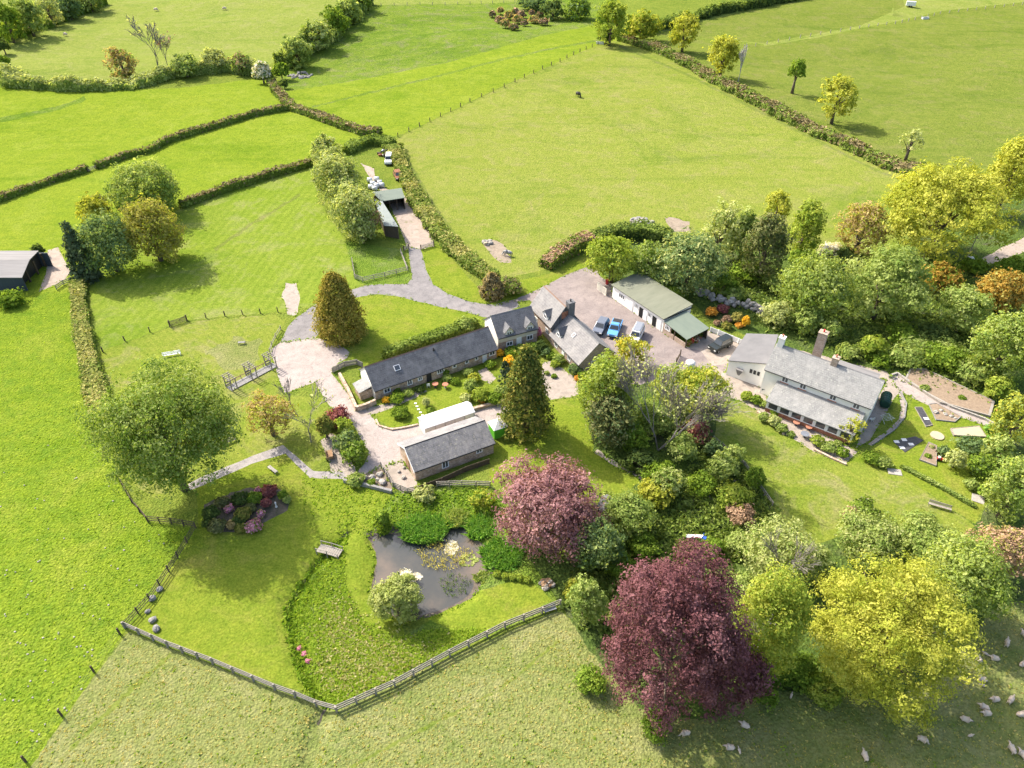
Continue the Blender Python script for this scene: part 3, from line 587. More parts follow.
def hedge(label, pts, w, h, top='cut_twig', side='hedge', px=2.6, dens=1.0, rough=.12, group='hedgerows between the fields', name='hedge', cat='hedge', flat=True, mixf=.25):
    global rngs; rngs += 1; rng = np.random.default_rng(rngs)
    wp = [P(*q) for q in pts]; dd = []
    for a, b in zip(wp, wp[1:]):
        k = max(1, int((b - a).length / 2.5)); dd += [a.lerp(b, i / k) for i in range(k)]
    dd.append(wp[-1]); A = np.array([(p.x, p.y) for p in dd]); o = A.mean(0)
    A = A + np.cumsum(rng.normal(0, .03, A.shape), 0) * .5
    zz = hgt(A[:, 0], A[:, 1]); tn = np.gradient(A, axis=0); tn /= np.linalg.norm(tn, axis=1, keepdims=True) + 1e-9; nn = np.stack([-tn[:, 1], tn[:, 0]], 1)
    n = len(A); wv = w * .5 * (1 + rng.normal(0, rough, n)); hv = h * (1 + rng.normal(0, rough * .55, n) + rough * .7 * np.sin(np.arange(n) * .55 + rngs) + rough * .5 * np.sin(np.arange(n) * .21 + rngs * 2)); wv = wv * (1 + rough * .8 * np.sin(np.arange(n) * .37 + rngs))
    oz = float(hgt(*o)); S = np.zeros(n); S[1:] = np.cumsum(np.linalg.norm(np.diff(A, axis=0), axis=1))
    prof = [(1, -.3), (1.04, .45), (.86, .92), (0, 1.0), (-.86, .92), (-1.04, .45), (-1, -.3)] if flat else [(.9, -.2), (1.05, .35), (.75, .78), (0, 1.0), (-.75, .78), (-1.05, .35), (-.9, -.2)]
    V = []; F = []; mi = []; K = len(prof)
    for i in range(n):
        for a, b in prof: V.append((A[i, 0] - o[0] + nn[i, 0] * wv[i] * a * .9, A[i, 1] - o[1] + nn[i, 1] * wv[i] * a * .9, zz[i] - oz + (hv[i] * b * .93 if b > 0 else b)))
    for i in range(n - 1):
        for j in range(K - 1): F.append((i * K + j + K, i * K + j + 1 + K, i * K + j + 1, i * K + j)); mi.append(1 if j in (2, 3) else 0)
    V = np.array(V); F = np.array(F); nv = len(V)
    for e in (0, n - 1):                           # end caps
        for j in range(K // 2): F = np.concatenate([F, [[e * K + j, e * K + j + 1, e * K + K - 2 - j, e * K + K - 1 - j]]]); mi.append(0)
    L = S[-1]; pm = np.mean([ppm(p) for p in wp]); s = max(px / pm, .13)
    per = 2 * h + w; N = int(min(45000, dens * 1.9 * L * per / (s * s * .5)))
    sp = rng.uniform(0, L, N); ip = np.interp; u = rng.uniform(0, per, N)
    c1 = u < h; c2 = (u >= h) & (u < h + w); side_ = np.where(c1, 1, np.where(c2, 0, -1))
    la = np.where(c1, 1, np.where(c2, 1 - 2 * (u - h) / w, -1)); ha = np.where(c1, u / h, np.where(c2, 1, (u - h - w) / h))
    if not flat: ha = np.where(c2, 1 - .22 * la ** 2, ha * .8)
    W_ = ip(sp, S, wv); H_ = ip(sp, S, hv); jit = np.abs(rng.normal(0, .09, N)) * h
    x = ip(sp, S, A[:, 0]); y = ip(sp, S, A[:, 1]); z = ip(sp, S, zz); nx = ip(sp, S, nn[:, 0]); ny = ip(sp, S, nn[:, 1])
    lat = W_ * la * (1 + rng.normal(0, .07, N)); pz = H_ * ha + np.where(c2, jit, 0)
    pos = np.stack([x + nx * lat - o[0], y + ny * lat - o[1], z - oz + pz], 1)
    nr = unit(np.stack([nx * side_, ny * side_, np.where(c2, 1.0, .25)], 1) + rng.normal(size=(N, 3)) * .45)
    ne = N // 14                                    # leafy ends
    for e_, ix in ((0, 0), (1, n - 1)):
        i0 = rng.choice(N, ne); f = rng.uniform(-1, 1, ne); pos[i0] = np.stack([A[ix, 0] - o[0] + nn[ix, 0] * wv[ix] * f, A[ix, 1] - o[1] + nn[ix, 1] * wv[ix] * f, zz[ix] - oz + hv[ix] * rng.random(ne)], 1) + np.append(tn[ix] * (1 if ix else -1), 0) * np.abs(rng.normal(.12, .22, (ne, 1))); c2[i0] = False; sp[i0] = S[ix]
    LV, LF = leaf_quads(rng, pos, nr, s)
    pat = .5 + .3 * np.sin(sp / 3.1 + rngs) + .2 * np.sin(sp / 1.3)
    topm = np.where(c2, rng.random(N) < np.clip(1.15 - mixf * 2 * pat, 0, 1), rng.random(N) < mixf * .35).astype(int)
    rn = np.clip(rng.normal(.5, .22, N) + .12 * np.sin(sp / 2.2), 0, 1)
    me = npmesh(name, np.concatenate([V, LV]), np.concatenate([F, LF + nv]), [lm[side], lm[top]], np.concatenate([mi, topm]), np.concatenate([np.full(len(F), .2), rn]))
    return tag(link(name, me, None, (o[0], o[1], oz)), label, cat, group)
# ------------------------------------------------------------------ hedges
hedge('thick overgrown pale hedgerow along the foot of the far top left field', [(2,78),(22,86),(60,90),(100,90),(140,86),(178,76),(215,72),(245,72),(266,78)], 5.5, 3.6, 'pale', 'fresh', flat=False, rough=.3, dens=1.3, mixf=.2)
hedge('short brown topped hedge at the left edge, left of the field gap', [(-25,212),(0,201),(45,185),(87,171)], 1.6, 1.7)
hedge('long brown topped cut hedge running right from the field gap', [(98,168),(125,158),(150,152),(172,141),(215,128),(258,115),(293,109)], 1.6, 1.7)
hedge('cut hedge dividing the striped paddock from the field above', [(184,207),(205,199),(230,190),(258,181),(280,174),(312,165)], 1.9, 1.8)
hedge('curved brown hedge at the meeting of fields below the small blossom tree', [(272,84),(276,92),(285,101),(293,109)], 3.2, 1.6, mixf=.4)
hedge('brown topped hedge running right towards the green hollow hedge', [(295,110),(320,119),(340,126),(362,134),(380,135)], 3.2, 1.8, mixf=.4)
hedge('short dark green hedge lying above the old vehicles', [(346,154),(358,147),(375,143),(393,146)], 3.5, 1.8, 'hedge', 'hedge')
hedge('leafy hedge strip along the track right of the stables', [(393,150),(402,170),(414,196),(425,214),(440,236),(456,253),(474,268),(492,281)], 4.2, 1.6, 'cut_green', 'hedge', mixf=.55, dens=1.2)
hedge('flat cut pale topped boundary hedge beside the bright left field', [(79,286),(80,305),(83,330),(88,355),(93,378),(99,405),(103,420)], 3.0, 1.5, 'cut_green', mixf=.3)
hedge('broad hedge bank with brown top between the big pasture and right pasture', [(622,40),(650,49),(690,67),(730,90),(780,116),(830,140),(880,163),(922,177)], 5.0, 2.2, 'cut_twig', 'hedge', mixf=.6, dens=1.2, rough=.18)
hedge('dark tall hedge across the top right fields', [(648,32),(670,27),(700,18),(740,10),(790,1),(830,-8)], 5, 4, 'hedge', 'dark', flat=False, rough=.25)
hedge('brown and green hedge bank beside the road above the gabled cottage', [(546,268),(560,259),(577,250),(592,245)], 4, 2.6, 'brown', 'hedge', mixf=.5)
hedge('dark hedge bank behind the lime green tree and stone heap', [(594,244),(615,238),(640,236),(668,243)], 4, 2.6, 'hedge', 'dark', mixf=.5)
hedge('green hedge along the foot of the triangular lawn behind the long cottage', [(386,360),(405,352),(430,343),(455,334),(476,326)], 2.2, 1.7, 'hedge', 'hedge')
hedge('low clipped green row across the vegetable garden lawn', [(903,468),(925,480),(945,490),(972,506)], .7, .55, 'fresh', 'hedge', px=1.6)
hedge('dense overgrown hedge climbing from the field corner to the top edge', [(285,68),(297,60),(318,46),(335,33),(350,21),(366,4)], 7.5, 6, 'hedge', 'fresh', flat=False, rough=.3, dens=1.2)
hedge('dense dark hedge under the trees of the far top left belt', [(-10,42),(10,38),(30,31),(52,24),(75,15),(100,5)], 7, 5, 'hedge', 'mid', flat=False, rough=.3)
# ------------------------------------------------------------------ trees, far to near
g = 'trees along the far top left hedge'
tree('dark green round tree in the far top left corner of the picture', 6, 22, 16, 21, 'mid', gap=-.1, group=g)
tree('olive green tree second from the corner in the far left belt', 27, 17, 16, 19, 'fresh', gap=-.1, group=g)
tree('pale half bare tree in the middle of the far left belt', 48, 11, 14, 16, 'pale', gap=-.1, group=g, dens=.8)
tree('grey green tree right of the pale half bare one in the far belt', 67, 6, 14, 14, 'bluegreen', gap=-.1, group=g)
tree('last green tree at the right end of the far top left belt', 88, -1, 15, 13, 'fresh', gap=-.1, group=g)
shrub('dark bush at the left edge below the far corner trees', 3, 47, 6, 8, 'dark')
shrub('small dark bush at the left edge at the end of the pale hedgerow', 3, 63, 7, 7, 'mid')
bare_tree('tall leafless grey tree rising above the pale hedgerow', 160, 72, 150, 27, 16, 5, 'grey', 'pale', 120)
bare_tree('smaller leafless tree right beside the tall grey bare one', 169, 71, 168, 38, 9, 4, 'grey', 'brown', 60)
tree('rust tinged loose tree standing in the pale hedgerow', 121, 63, 15, 17, 'rusty', dens=.8, gap=-.1, leaf2='fresh')
shrub('green bush at the foot of the bare trees in the pale hedgerow', 185, 66, 15, 12, 'fresh')
shrub('round olive bush in the pale hedgerow right of the bare trees', 214, 60, 14, 11, 'pale')
shrub('brownish bush near the right end of the pale hedgerow', 240, 64, 12, 11, 'fresh', leaf2='brown')
shrub('grey blue blossoming small tree at the field corner', 262, 73, 9, 11, 'blossom', leaf2='bluegreen')
shrub('dark low bush right of the grey blossoming tree', 281, 72, 8, 9, 'mid')
shrub('small dark bush beside the hedge corner', 284, 84, 4, 5, 'dark')
g = 'dense trees in the hedge climbing from the field corner'
tree('lowest rounded tree of the dense row climbing from the field corner', 296, 52, 17, 17, 'fresh', gap=-.15, group=g)
tree('second tree up the dense climbing row', 316, 35, 17, 17, 'fresh', gap=-.15, group=g, leaf2='pale')
tree('third darker tree up the dense climbing row', 334, 22, 15, 16, 'mid', gap=-.15, group=g)
tree('fourth small tree up the dense climbing row', 348, 12, 13, 14, 'fresh', gap=-.15, group=g)
tree('topmost tree of the dense climbing row at the top edge', 360, 0, 12, 12, 'mid', gap=-.15, group=g)
rb = random.Random(4)
spots = [(493,14),(501,11),(499,20),(509,16),(506,24),(515,12),(517,20),(522,15),(525,23),(531,13),(533,20),(540,16),(514,27),(543,22)]
desc = ['leftmost','pale','low','round','lowest','upper','wide','middle','dark','tall','small','ruddy','isolated','rightmost']
for (x, y), d_ in zip(spots, desc):
    shrub(f'{d_} rusty brown gorse bush in the clump on the top hillside', x + rb.uniform(-1, 1), y, rb.uniform(3.2, 5.5), rb.uniform(3, 4.4), rb.choice(('brown', 'rusty', 'brown')), group='rusty gorse bushes on the top hillside', leaf2='dark')
shrub('dark green thicket left part beside the rusty bushes at the top', 553, 10, 13, 10, 'dark', leaf2='bluegreen')
shrub('dark green thicket right part near the top middle trees', 578, 9, 15, 11, 'mid', leaf2='bluegreen')
shrub('thin grey thicket at the top edge above the rusty bushes', 532, 3, 14, 7, 'bluegreen')
tree('big yellow green tree with dark ivy at the top corner of the big pasture', 611, 21, 19, 23, 'lime', gap=.0)
shrub('dark ivy bush at the foot of the big yellow green corner tree', 606, 37, 8, 7, 'dark')
tree('low spreading yellow green tree right of the ivy tree', 642, 26, 20, 15, 'yellowgreen', gap=-.05, leaf2='mid')
tree('yellow green tree standing alone behind the hedge bank near the top', 685, 30, 15, 18, 'yellowgreen', gap=.12)
tree('slender pale yellow tree on the hedge bank', 724, 54, 16, 19, 'yellowgreen', gap=.15, dens=.9)
bare_tree('pale leafless tree next to the slender yellow tree on the hedge bank', 738, 82, 741, 50, 5, 4, 'pale')
tree('small dark lollipop tree on a bare leaning stem', 797, 72, 8.5, 12, 'mid', 'dome', gap=.7)
tree('bright yellow tree standing on the hedge bank in the right pasture', 839, 96, 20, 22, 'yellow', gap=.25, dens=.75)
tree('thin pale young tree near the lower end of the hedge bank', 912, 141, 13, 15, 'pale', gap=.3, dens=.28)
# top left farm clump
tree('tall green tree at the back of the clump above the left garden', 143, 187, 36, 29, 'fresh', gap=-.05)
tree('pale yellow bush like tree at the left of the clump', 94, 213, 17, 21, 'yellowgreen', gap=-.1)
shrub('dark brown pine at the top left of the clump', 98, 205, 11, 11, 'larch')
tree('blue green round tree in the middle of the clump', 107, 243, 29, 34, 'bluegreen', gap=-.1, leaf2='fresh')
tree('golden brown oak on the right of the clump', 151, 231, 31, 36, 'bronze', gap=-.1, leaf2='yellowgreen')
tree('dark pointed spruce at the left end of the clump', 76, 250, 14, 31, 'spruce', 'cone', gap=0)
shrub('dark shrub behind the grey farm shed', 38, 251, 6, 7, 'dark')
shrub('low dark shrubs at the near wall of the grey farm shed', 10, 298, 16, 6, 'mid')
g = 'pale trees left of the stables'
tree('upper narrow pale tree in the row left of the stables', 325, 153, 16, 19, 'pale', gap=-.1, leaf2='fresh')
tree('tall pale willow in the middle of the row left of the stables', 336, 180, 24, 29, 'pale', gap=-.1, leaf2='fresh')
tree('broad pale green tree at the lower end of the stable row', 354, 212, 25, 29, 'pale', gap=-.1, leaf2='fresh')
shrub('brown half bare tree touching the stable roof', 370, 222, 13, 18, 'brown', leaf2='pale', dens=.6)
tree('tall cone shaped golden cypress beside the drive', 337, 306, 24.5, 33, 'golden_cypress', 'bullet', gap=0, px=2.0, dens=1.3)
# garden on the left
tree('huge spreading green tree on the left lawn edge', 160, 428, 72, 69, 'fresh', gap=.32, px=2.3, dens=1.35, nb=70, leaf2='mid', lump=.3)
tree('young tree with orange tinged leaves beside the concrete yard', 268, 414, 27, 24, 'rusty', gap=.3, dens=.42, leaf2='yellowgreen')
bare_tree('small leafless sapling on the lawn left of the purple shrub', 311, 442, 300, 400, 18, 5, 'grey', 'pale', 90)
bare_tree('twiggy leafless sapling by the corner of the concrete yard', 296, 414, 292, 378, 10, 4, 'grey')
shrub('round dark purple shrub at the top of the drive side shrubbery', 337, 417, 15, 11, 'purple')
shrub('olive shrub left of the dark purple shrub', 325, 427, 9, 13, 'cypress')
shrub('yellow green shrub just below the purple shrub', 344, 427, 11, 11, 'lime')
shrub('grey green shrub in the middle of the drive side shrubbery', 347, 443, 14, 14, 'bluegreen', leaf2='fresh')
shrub('fresh green shrub at the lower end of the drive side shrubbery', 354, 453, 13, 13, 'mid', leaf2='fresh')
shrub('rough green shrub by the cottage parking corner', 424, 493, 12, 7, 'pale')
shrub('clipped stump covered with ivy near the pond', 383, 519, 7, 9, 'mid')
tree('round pale willow at the edge of the pond', 397, 598, 25, 27, 'willow', gap=-.12, lump=.34, dens=1.5, px=2.1)
shrub('white flowering branches of the willow over the pond water', 403, 580, 12, 7, 'blossom', gap=-.2, dens=.7)
shrub('yellow green sprawling bush between the barn and the copper beech', 482, 500, 13, 12, 'yellowgreen', leaf2='mid', dens=.7)
# middle
tree('tall dark gold conifer in front of the gabled cottage', 526, 391, 25, 44, 'cypress', 'bullet', gap=0, px=2.5, leaf2='dark')
shrub('small upright dark conifer in the cottage garden', 505, 373, 6, 12, 'spruce', 'bullet', gap=0)
tree('lime green leafy tree at the left of the central grove', 604, 391, 31, 38, 'lime', gap=.05, leaf2='fresh')
tree('yellow tree overhanging the parked white truck', 632, 351, 20, 16, 'yellowgreen', gap=.4, leaf2='gold', dens=.75)
tree('dark blue green conifer at the foot of the central grove', 611, 420, 28, 31, 'larch', 'tall', gap=-.1, leaf2='bluegreen')
tree('yellow green tree at the right of the central grove', 702, 394, 27, 31, 'yellowgreen', gap=.15, leaf2='mid')
tree('green tree behind the silver bare tree of the central grove', 672, 385, 26, 26, 'fresh', gap=.15, leaf2='yellowgreen', dens=.6)
bare_tree('big silvery leafless tree in the middle of the central grove', 658, 450, 657, 380, 21, 6, 'grey', 'pale', 1400, thick=.42, multi=3)
shrub('purple brown shrub below the yellow green grove tree', 696, 431, 15, 14, 'purple', leaf2='pale')
shrub('light green shrub below the silvery bare tree', 681, 449, 16, 17, 'fresh')
for a in (('dark green undergrowth bush left of the silvery bare tree foot', 640, 462, 18, 12, 'dark'), ('green undergrowth bush right under the silvery bare tree', 662, 476, 20, 13, 'mid'),
          ('round green shrub beside the right lawn wall', 722, 467, 16, 15, 'fresh'), ('dark bush beneath the round green shrub by the lawn wall', 703, 484, 16, 10, 'mid'),
          ('pale shrub left of the round one by the lawn wall', 714, 450, 11, 10, 'bluegreen'), ('lime shrub at the lower end of the lawn wall', 735, 497, 18, 14, 'lime'),
          ('hedge like green shrub along the lawn wall', 735, 455, 12, 12, 'fresh'), ('brown and green shrub above the pale tree', 742, 515, 15, 11, 'brown'),
          ('low green shrub on the slope left of the lawn wall end', 755, 478, 10, 12, 'mid')): shrub(*a)
tree('light copper beech with pinkish leaves near the barn', 548, 502, 60, 52, 'copper_light', gap=.18, px=2.5, lump=.28)
tree('yellow green tree in the row right of the light copper beech', 630, 514, 28, 25, 'fresh', gap=.05, leaf2='fresh')
tree('small pale tree at the upper end of the row by the copper beech', 668, 482, 17, 17, 'fresh', gap=.05, leaf2='pale')
tree('green tree at the lower end of the row right of the light copper beech', 597, 545, 29, 29, 'bluegreen', gap=.05, leaf2='fresh')
tree('olive tree beneath the light copper beech beside the fence end', 586, 602, 20, 28, 'fresh', gap=-.05)
shrub('yellowish shrub at the end of the post and rail fence', 573, 590, 11, 12, 'yellowgreen')
shrub('green shrub between the dark copper beech and its smaller neighbour', 618, 565, 18, 14, 'mid')
tree('huge dark purple copper beech in the foreground', 672, 634, 72, 88, 'copper', gap=.06, px=2.4, lump=.25, nb=80, dens=1.25)
tree('lower right bough mass of dark purple copper beech leaning over grass', 722, 672, 44, 48, 'copper', gap=.05, px=2.5, lump=.3)
shrub('low dark green bush at the foot of the dark copper beech', 590, 680, 16, 9, 'mid')
shrub('green bush under the near edge of the dark copper beech', 655, 725, 16, 7, 'mid')
tree('pale half bare tree right of the dark copper beech top', 780, 553, 42, 40, 'pale', gap=0, dens=.8, leaf2='fresh', bk='pale')
bare_tree('grey leafless branches inside the pale half bare tree', 775, 598, 775, 530, 26, 5, 'grey')
tree('yellow green ash with grey branches between copper beech and yellow maple', 768, 625, 38, 60, 'lime', gap=.08, leaf2='yellowgreen', bk='pale')
tree('rounded grey green tree below the house lawn', 872, 538, 36, 28, 'fresh', gap=.1, leaf2='pale')
tree('green tree right of the rounded grey green one below the house lawn', 922, 540, 36, 28, 'fresh', gap=.1)
tree('fresh green tree behind the right side of the bright yellow maple', 963, 578, 44, 47, 'fresh', gap=.08, leaf2='lime')
tree('huge bright yellow maple in the lower right foreground', 890, 634, 79, 76, 'yellow', gap=.08, px=2.4, lump=.25, nb=90, leaf2='yellowgreen')
shrub('dark rounded bush on the house lawn', 864, 508, 14, 11, 'mid', leaf2='dark')
shrub('small rust coloured bush left of the dark bush on the house lawn', 850, 514, 7, 8, 'brown')
tree('brown leaved tree at the right edge below the garden', 1002, 552, 32, 32, 'brown', gap=.1, leaf2='bronze')
tree('broad green tree at the right edge beside the vegetable garden', 1018, 488, 26, 36, 'fresh', gap=.05, leaf2='lime')
tree('lime green tree at the right edge level with the long soil bed', 1018, 420, 22, 32, 'yellowgreen', gap=.05, leaf2='fresh')
tree('pale bush like tree on the right edge below the lime tree', 1000, 452, 17, 20, 'fresh', gap=0)
shrub('dark green garden tree between the beds and right edge', 985, 467, 15, 15, 'mid', leaf2='dark')
shrub('blue green clump beside the sandy garden bed', 997, 433, 11, 8, 'iris')
shrub('loose grey green shrub in the middle of the vegetable garden', 956, 460, 10, 11, 'pale', dens=.6)
shrub('row of grey herbs in the vegetable garden', 972, 445, 16, 7, 'bluegreen', dens=.6)
shrub('small pale shrub at the end of the low clipped row', 971, 484, 7, 6, 'fresh')
shrub('leafy bush at the lower right corner of the garden lawn', 1000, 500, 14, 14, 'fresh')
shrub('dark bush beside the square slab at the garden end', 988, 492, 9, 8, 'mid')
# wooded bank behind the house and the green shed
tree('huge golden yellow beech at the right above the wooded bank', 944, 212, 62, 48, 'yellow', gap=.15, leaf2='yellowgreen', lump=.28)
tree('yellow green tree at the right edge beside the golden beech', 1014, 172, 26, 40, 'yellowgreen', gap=.15, leaf2='yellow')
tree('rust coloured young tree left of the golden beech', 862, 229, 24, 32, 'rusty', gap=-.08, leaf2='yellowgreen', dens=.7)
tree('pale lime tree between the dark larch and the rust coloured tree', 806, 228, 18, 31, 'lime', 'tall', gap=-.1)
tree('yellow tree behind the top of the dark larch', 779, 205, 14, 18, 'yellow', gap=.3, dens=.7)
tree('dark brownish larch at the edge of the big pasture', 766, 249, 22, 38, 'larch', 'tall', gap=-.05, leaf2='dark')
tree('bright green narrow tree left of the dark larch', 744, 239, 16, 29, 'fresh', 'tall', gap=-.1)
tree('thin pale olive tree at the left of the dark larch', 722, 234, 21, 31, 'pale', gap=-.05, dens=.7, leaf2='fresh')
tree('large grey green willow behind the green roofed shed', 690, 262, 38, 34, 'bluegreen', gap=.05, leaf2='pale')
tree('lime green tree at the road end of the green roofed shed', 613, 257, 25, 25, 'lime', gap=.15)
tree('dark green tree between the lime tree and the grey willow', 648, 262, 18, 23, 'fresh', gap=.1, leaf2='mid')
shrub('dark green shrub behind the lean to roof', 725, 285, 13, 12, 'mid')
shrub('dark undergrowth shrub behind the middle of the green roof', 672, 292, 16, 11, 'mid')
tree('bright green tree above the flat house roof', 815, 286, 35, 34, 'fresh', gap=.1, leaf2='lime')
tree('big round pale green tree behind the house chimneys', 886, 283, 41, 39, 'fresh', gap=.1, lump=.27)
tree('fresh green tree in the middle of the wooded bank on the right', 965, 308, 25, 25, 'fresh', gap=.1)
tree('orange brown azalea mass at the right of the wooded bank', 1003, 290, 26, 24, 'orange', gap=0, leaf2='bronze')
tree('orange and gold bush between the round pale tree and the lane', 942, 278, 20, 17, 'orange', gap=0, leaf2='mid')
tree('broad light green tree at the right edge above the garden', 1006, 345, 34, 38, 'fresh', gap=.05, leaf2='lime')
shrub('light green shrub between the tall chimney and the wooded bank', 872, 346, 14, 13, 'lime')
for a in (('grey green shrub left of the house chimneys', 778, 314, 17, 15, 'pale'), ('bright green shrub beside the white chimney', 805, 319, 17, 17, 'fresh'), ('small green shrub beside the tall brick chimney', 831, 331, 11, 13, 'fresh'),
          ('low bramble patch behind the house', 905, 356, 18, 9, 'fresh'), ('bramble patch above the long soil bed', 942, 356, 24, 11, 'mid'), ('rough green bush above the right end of the soil bed', 974, 372, 20, 12, 'fresh'),
          ('rough bush at the right end of the soil bed', 999, 388, 14, 14, 'lime'), ('dark bush below the round pale tree', 905, 335, 18, 10, 'mid'), ('dark bush at the centre of the wooded bank', 935, 335, 22, 14, 'dark'),
          ('green bush at the near side of the lane', 975, 265, 14, 9, 'mid'), ('bush at the far side of the lane by the right edge', 1015, 268, 20, 9, 'mid'),
          ('dark bush behind the rust coloured tree', 848, 256, 16, 9, 'dark'), ('white blossom thorn beside the bright green tree', 832, 250, 14, 8, 'blossom')): shrub(*a)
# azaleas and border plants beside the green shed
for a in (('orange azalea ball on the bank behind the lean to', 712, 312, 6, 5, 'flower_orange'), ('yellow flowering azalea nearest the flat house roof', 746, 322, 4, 6, 'flower_yellow'),
          ('rust red round shrub in the middle of the azalea bank', 727, 319, 5, 4, 'brown'), ('dark shrub above the rust red one on the azalea bank', 723, 309, 6, 5, 'purple'),
          ('grey brown dome shrub lowest on the azalea bank', 727, 326, 5, 4, 'cypress'), ('gold and brown shrub left of the yellow azalea', 738, 318, 6, 6, 'bronze'),
          ('tiny brown shrub at the left of the azalea bank', 717, 323, 3.5, 3, 'brown'), ('tiny orange shrub beside the yellow azalea', 739, 325, 4, 3, 'flower_orange')): shrub(*a, px=1.9)
shrub('pale purple cone of clipped shrub beside the road', 492, 285, 13, 13, 'cut_twig', 'bullet', gap=0, leaf2='rusty')
shrub('green bushes beside the pale purple clipped cone', 508, 285, 14, 10, 'hedge', leaf2='cut_twig')

for a in (('yellow green shrub at the middle of the row right of the light copper beech', 655, 492, 19, 17, 'yellowgreen'), ('lime shrub low in the row right of the light copper beech', 616, 527, 20, 16, 'lime'), ('pale green shrub behind the garden hut', 607, 500, 12, 9, 'fresh'),
          ('dark green bush filling the foot of the central grove', 634, 438, 18, 17, 'mid'), ('leafy green bush behind the silver bare tree', 655, 418, 24, 20, 'fresh'), ('olive bush between the bare tree and the yellow green tree', 680, 412, 17, 19, 'pale'),
          ('green bush at the edge of the shaded pasture left of the maple', 803, 672, 22, 20, 'mid'), ('low lime bush under the left boughs of the maple', 826, 690, 20, 14, 'lime'), ('low green bush at the right foot of the dark copper beech', 765, 695, 14, 11, 'mid'),
          ('leafy green bush between the yellow ash and the copper beech', 748, 588, 20, 18, 'fresh'), ('green bush behind the yellow ash and maple', 812, 560, 22, 18, 'fresh'), ('pale bush left of the pale half bare tree', 742, 545, 16, 14, 'fresh'),
          ('dark ivy bush under the yellow ash', 776, 668, 20, 16, 'mid'), ('small green bush on the slope below the slide', 712, 548, 14, 9, 'mid'), ('dark bush between the row and the dark copper beech', 642, 545, 16, 11, 'mid'),
          ('bramble bush behind the farmhouse rear roof', 850, 352, 14, 9, 'fresh'), ('green bush between the chimney and bramble patch', 880, 358, 13, 8, 'mid'), ('tangled pale bush below the long wooded bank', 945, 350, 20, 11, 'fresh'),
          ('green thicket at the centre of the bank below the round tree', 918, 345, 18, 11, 'fresh'), ('lime thicket above the garden at the right', 985, 365, 18, 14, 'lime')): shrub(*a)

for a in (('dark green understorey bush below the narrow bright tree', 748, 272, 18, 12, 'mid'), ('green understorey bush below the dark larch', 777, 283, 16, 11, 'fresh'), ('dark understorey bush under the pale lime tree', 803, 258, 16, 10, 'mid'), ('low green bush on the slope above the rock wall', 735, 292, 14, 8, 'fresh')): shrub(*a)

for a in (('pale tree between the narrow upper one and the tall willow by the stables', 331, 166, 17, 19, 'pale'), ('pale tree between the tall willow and the lower broad one by the stables', 345, 197, 20, 22, 'pale'), ('pale low tree at the bottom of the row by the stable rails', 361, 229, 15, 17, 'pale')):
    tree(*a, gap=-.12, leaf2='fresh')
# ------------------------------------------------------------------ buildings
M = {}
M['slate'] = slate_mat('dark slate', (.09,.092,.10), (.125,.125,.13), (.165,.165,.17), .3)
M['slate_old'] = slate_mat('old slate', (.135,.133,.136), (.18,.175,.178), (.225,.215,.205), .3, (.30,.28,.22), dirt=.7)
M['tile_grey'] = slate_mat('grey tiles', (.17,.165,.165), (.21,.20,.20), (.25,.24,.23), .3)
M['stone_tile'] = slate_mat('pale lichened tiles', (.20,.20,.195), (.24,.24,.23), (.285,.28,.265), .3, (.34,.34,.30))
M['felt_green'] = rough_mat('green felt', (.135,.145,.105), (.19,.195,.145), .7, .9, (1, .25, 1), .01)
M['sheet_green'] = rough_mat('green sheet', (.125,.155,.125), (.16,.19,.15), .8, .7, (.3, 1, 1), .01)
M['sheet_teal'] = rough_mat('teal sheet', (.14,.17,.16), (.19,.22,.21), .8, .6, (.3, 1, 1), .01)
M['asbestos'] = rough_mat('fibre cement', (.15,.145,.14), (.23,.22,.215), .5, .9, (.2, 2.5, 1), .02)
M['flat_roof'] = rough_mat('grey flat roof', (.115,.114,.117), (.155,.152,.154), .4, .85)
M['dark_sheet'] = rough_mat('dark cladding', (.035,.05,.065), (.06,.075,.09), .8, .7, (6, 1, .3))
M['stone'] = stone_mat('rubble stone', (.33,.235,.165), (.44,.33,.24), (.53,.43,.33))
M['brick'] = stone_mat('red brick', (.25,.10,.06), (.33,.14,.085), (.38,.2,.13), 5)
M['brick_grey'] = stone_mat('grey brown brick', (.32,.235,.175), (.40,.305,.235), (.48,.39,.32), 5)
M['white'] = rough_mat('white render', (.74,.715,.66), (.82,.80,.755), .8, .9, (1, 1, .4))
M['cream'] = rough_mat('cream render', (.52,.48,.39), (.62,.58,.49), .8, .9)
M['frame'] = mat('white paint', (.75,.75,.74), .5)
M['glass'] = mat('window glass', (.055,.062,.07), .06, 0, .8)
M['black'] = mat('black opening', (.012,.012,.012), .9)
M['gutter'] = mat('dark gutter', (.03,.03,.032), .5)
M['ridge'] = rough_mat('ridge tile', (.16,.10,.075), (.22,.15,.11), 3)
M['ridge_grey'] = rough_mat('grey ridge', (.13,.13,.13), (.2,.2,.2), 3)
M['wood'] = rough_mat('grey weathered wood', (.21,.185,.155), (.33,.30,.26), 2.2, .9, (4, .6, .6))
M['wood_dark'] = rough_mat('dark creosoted wood', (.06,.045,.032), (.11,.085,.06), 2, .9, (4, .6, .6))
M['wood_warm'] = rough_mat('brown wood', (.20,.12,.065), (.30,.19,.11), 2, .85, (4, .6, .6))
M['tent_white'] = mat('white tent cloth', (.6,.6,.6), .7)
M['tent_green'] = mat('bright green tent cloth', (.12,.45,.03), .7)
M['terracotta'] = rough_mat('terracotta', (.34,.13,.075), (.42,.19,.12), 3)
M['metal'] = mat('galvanised metal', (.42,.43,.44), .4, .8)
M['rust'] = rough_mat('rusty metal', (.16,.06,.03), (.26,.12,.06), 3)
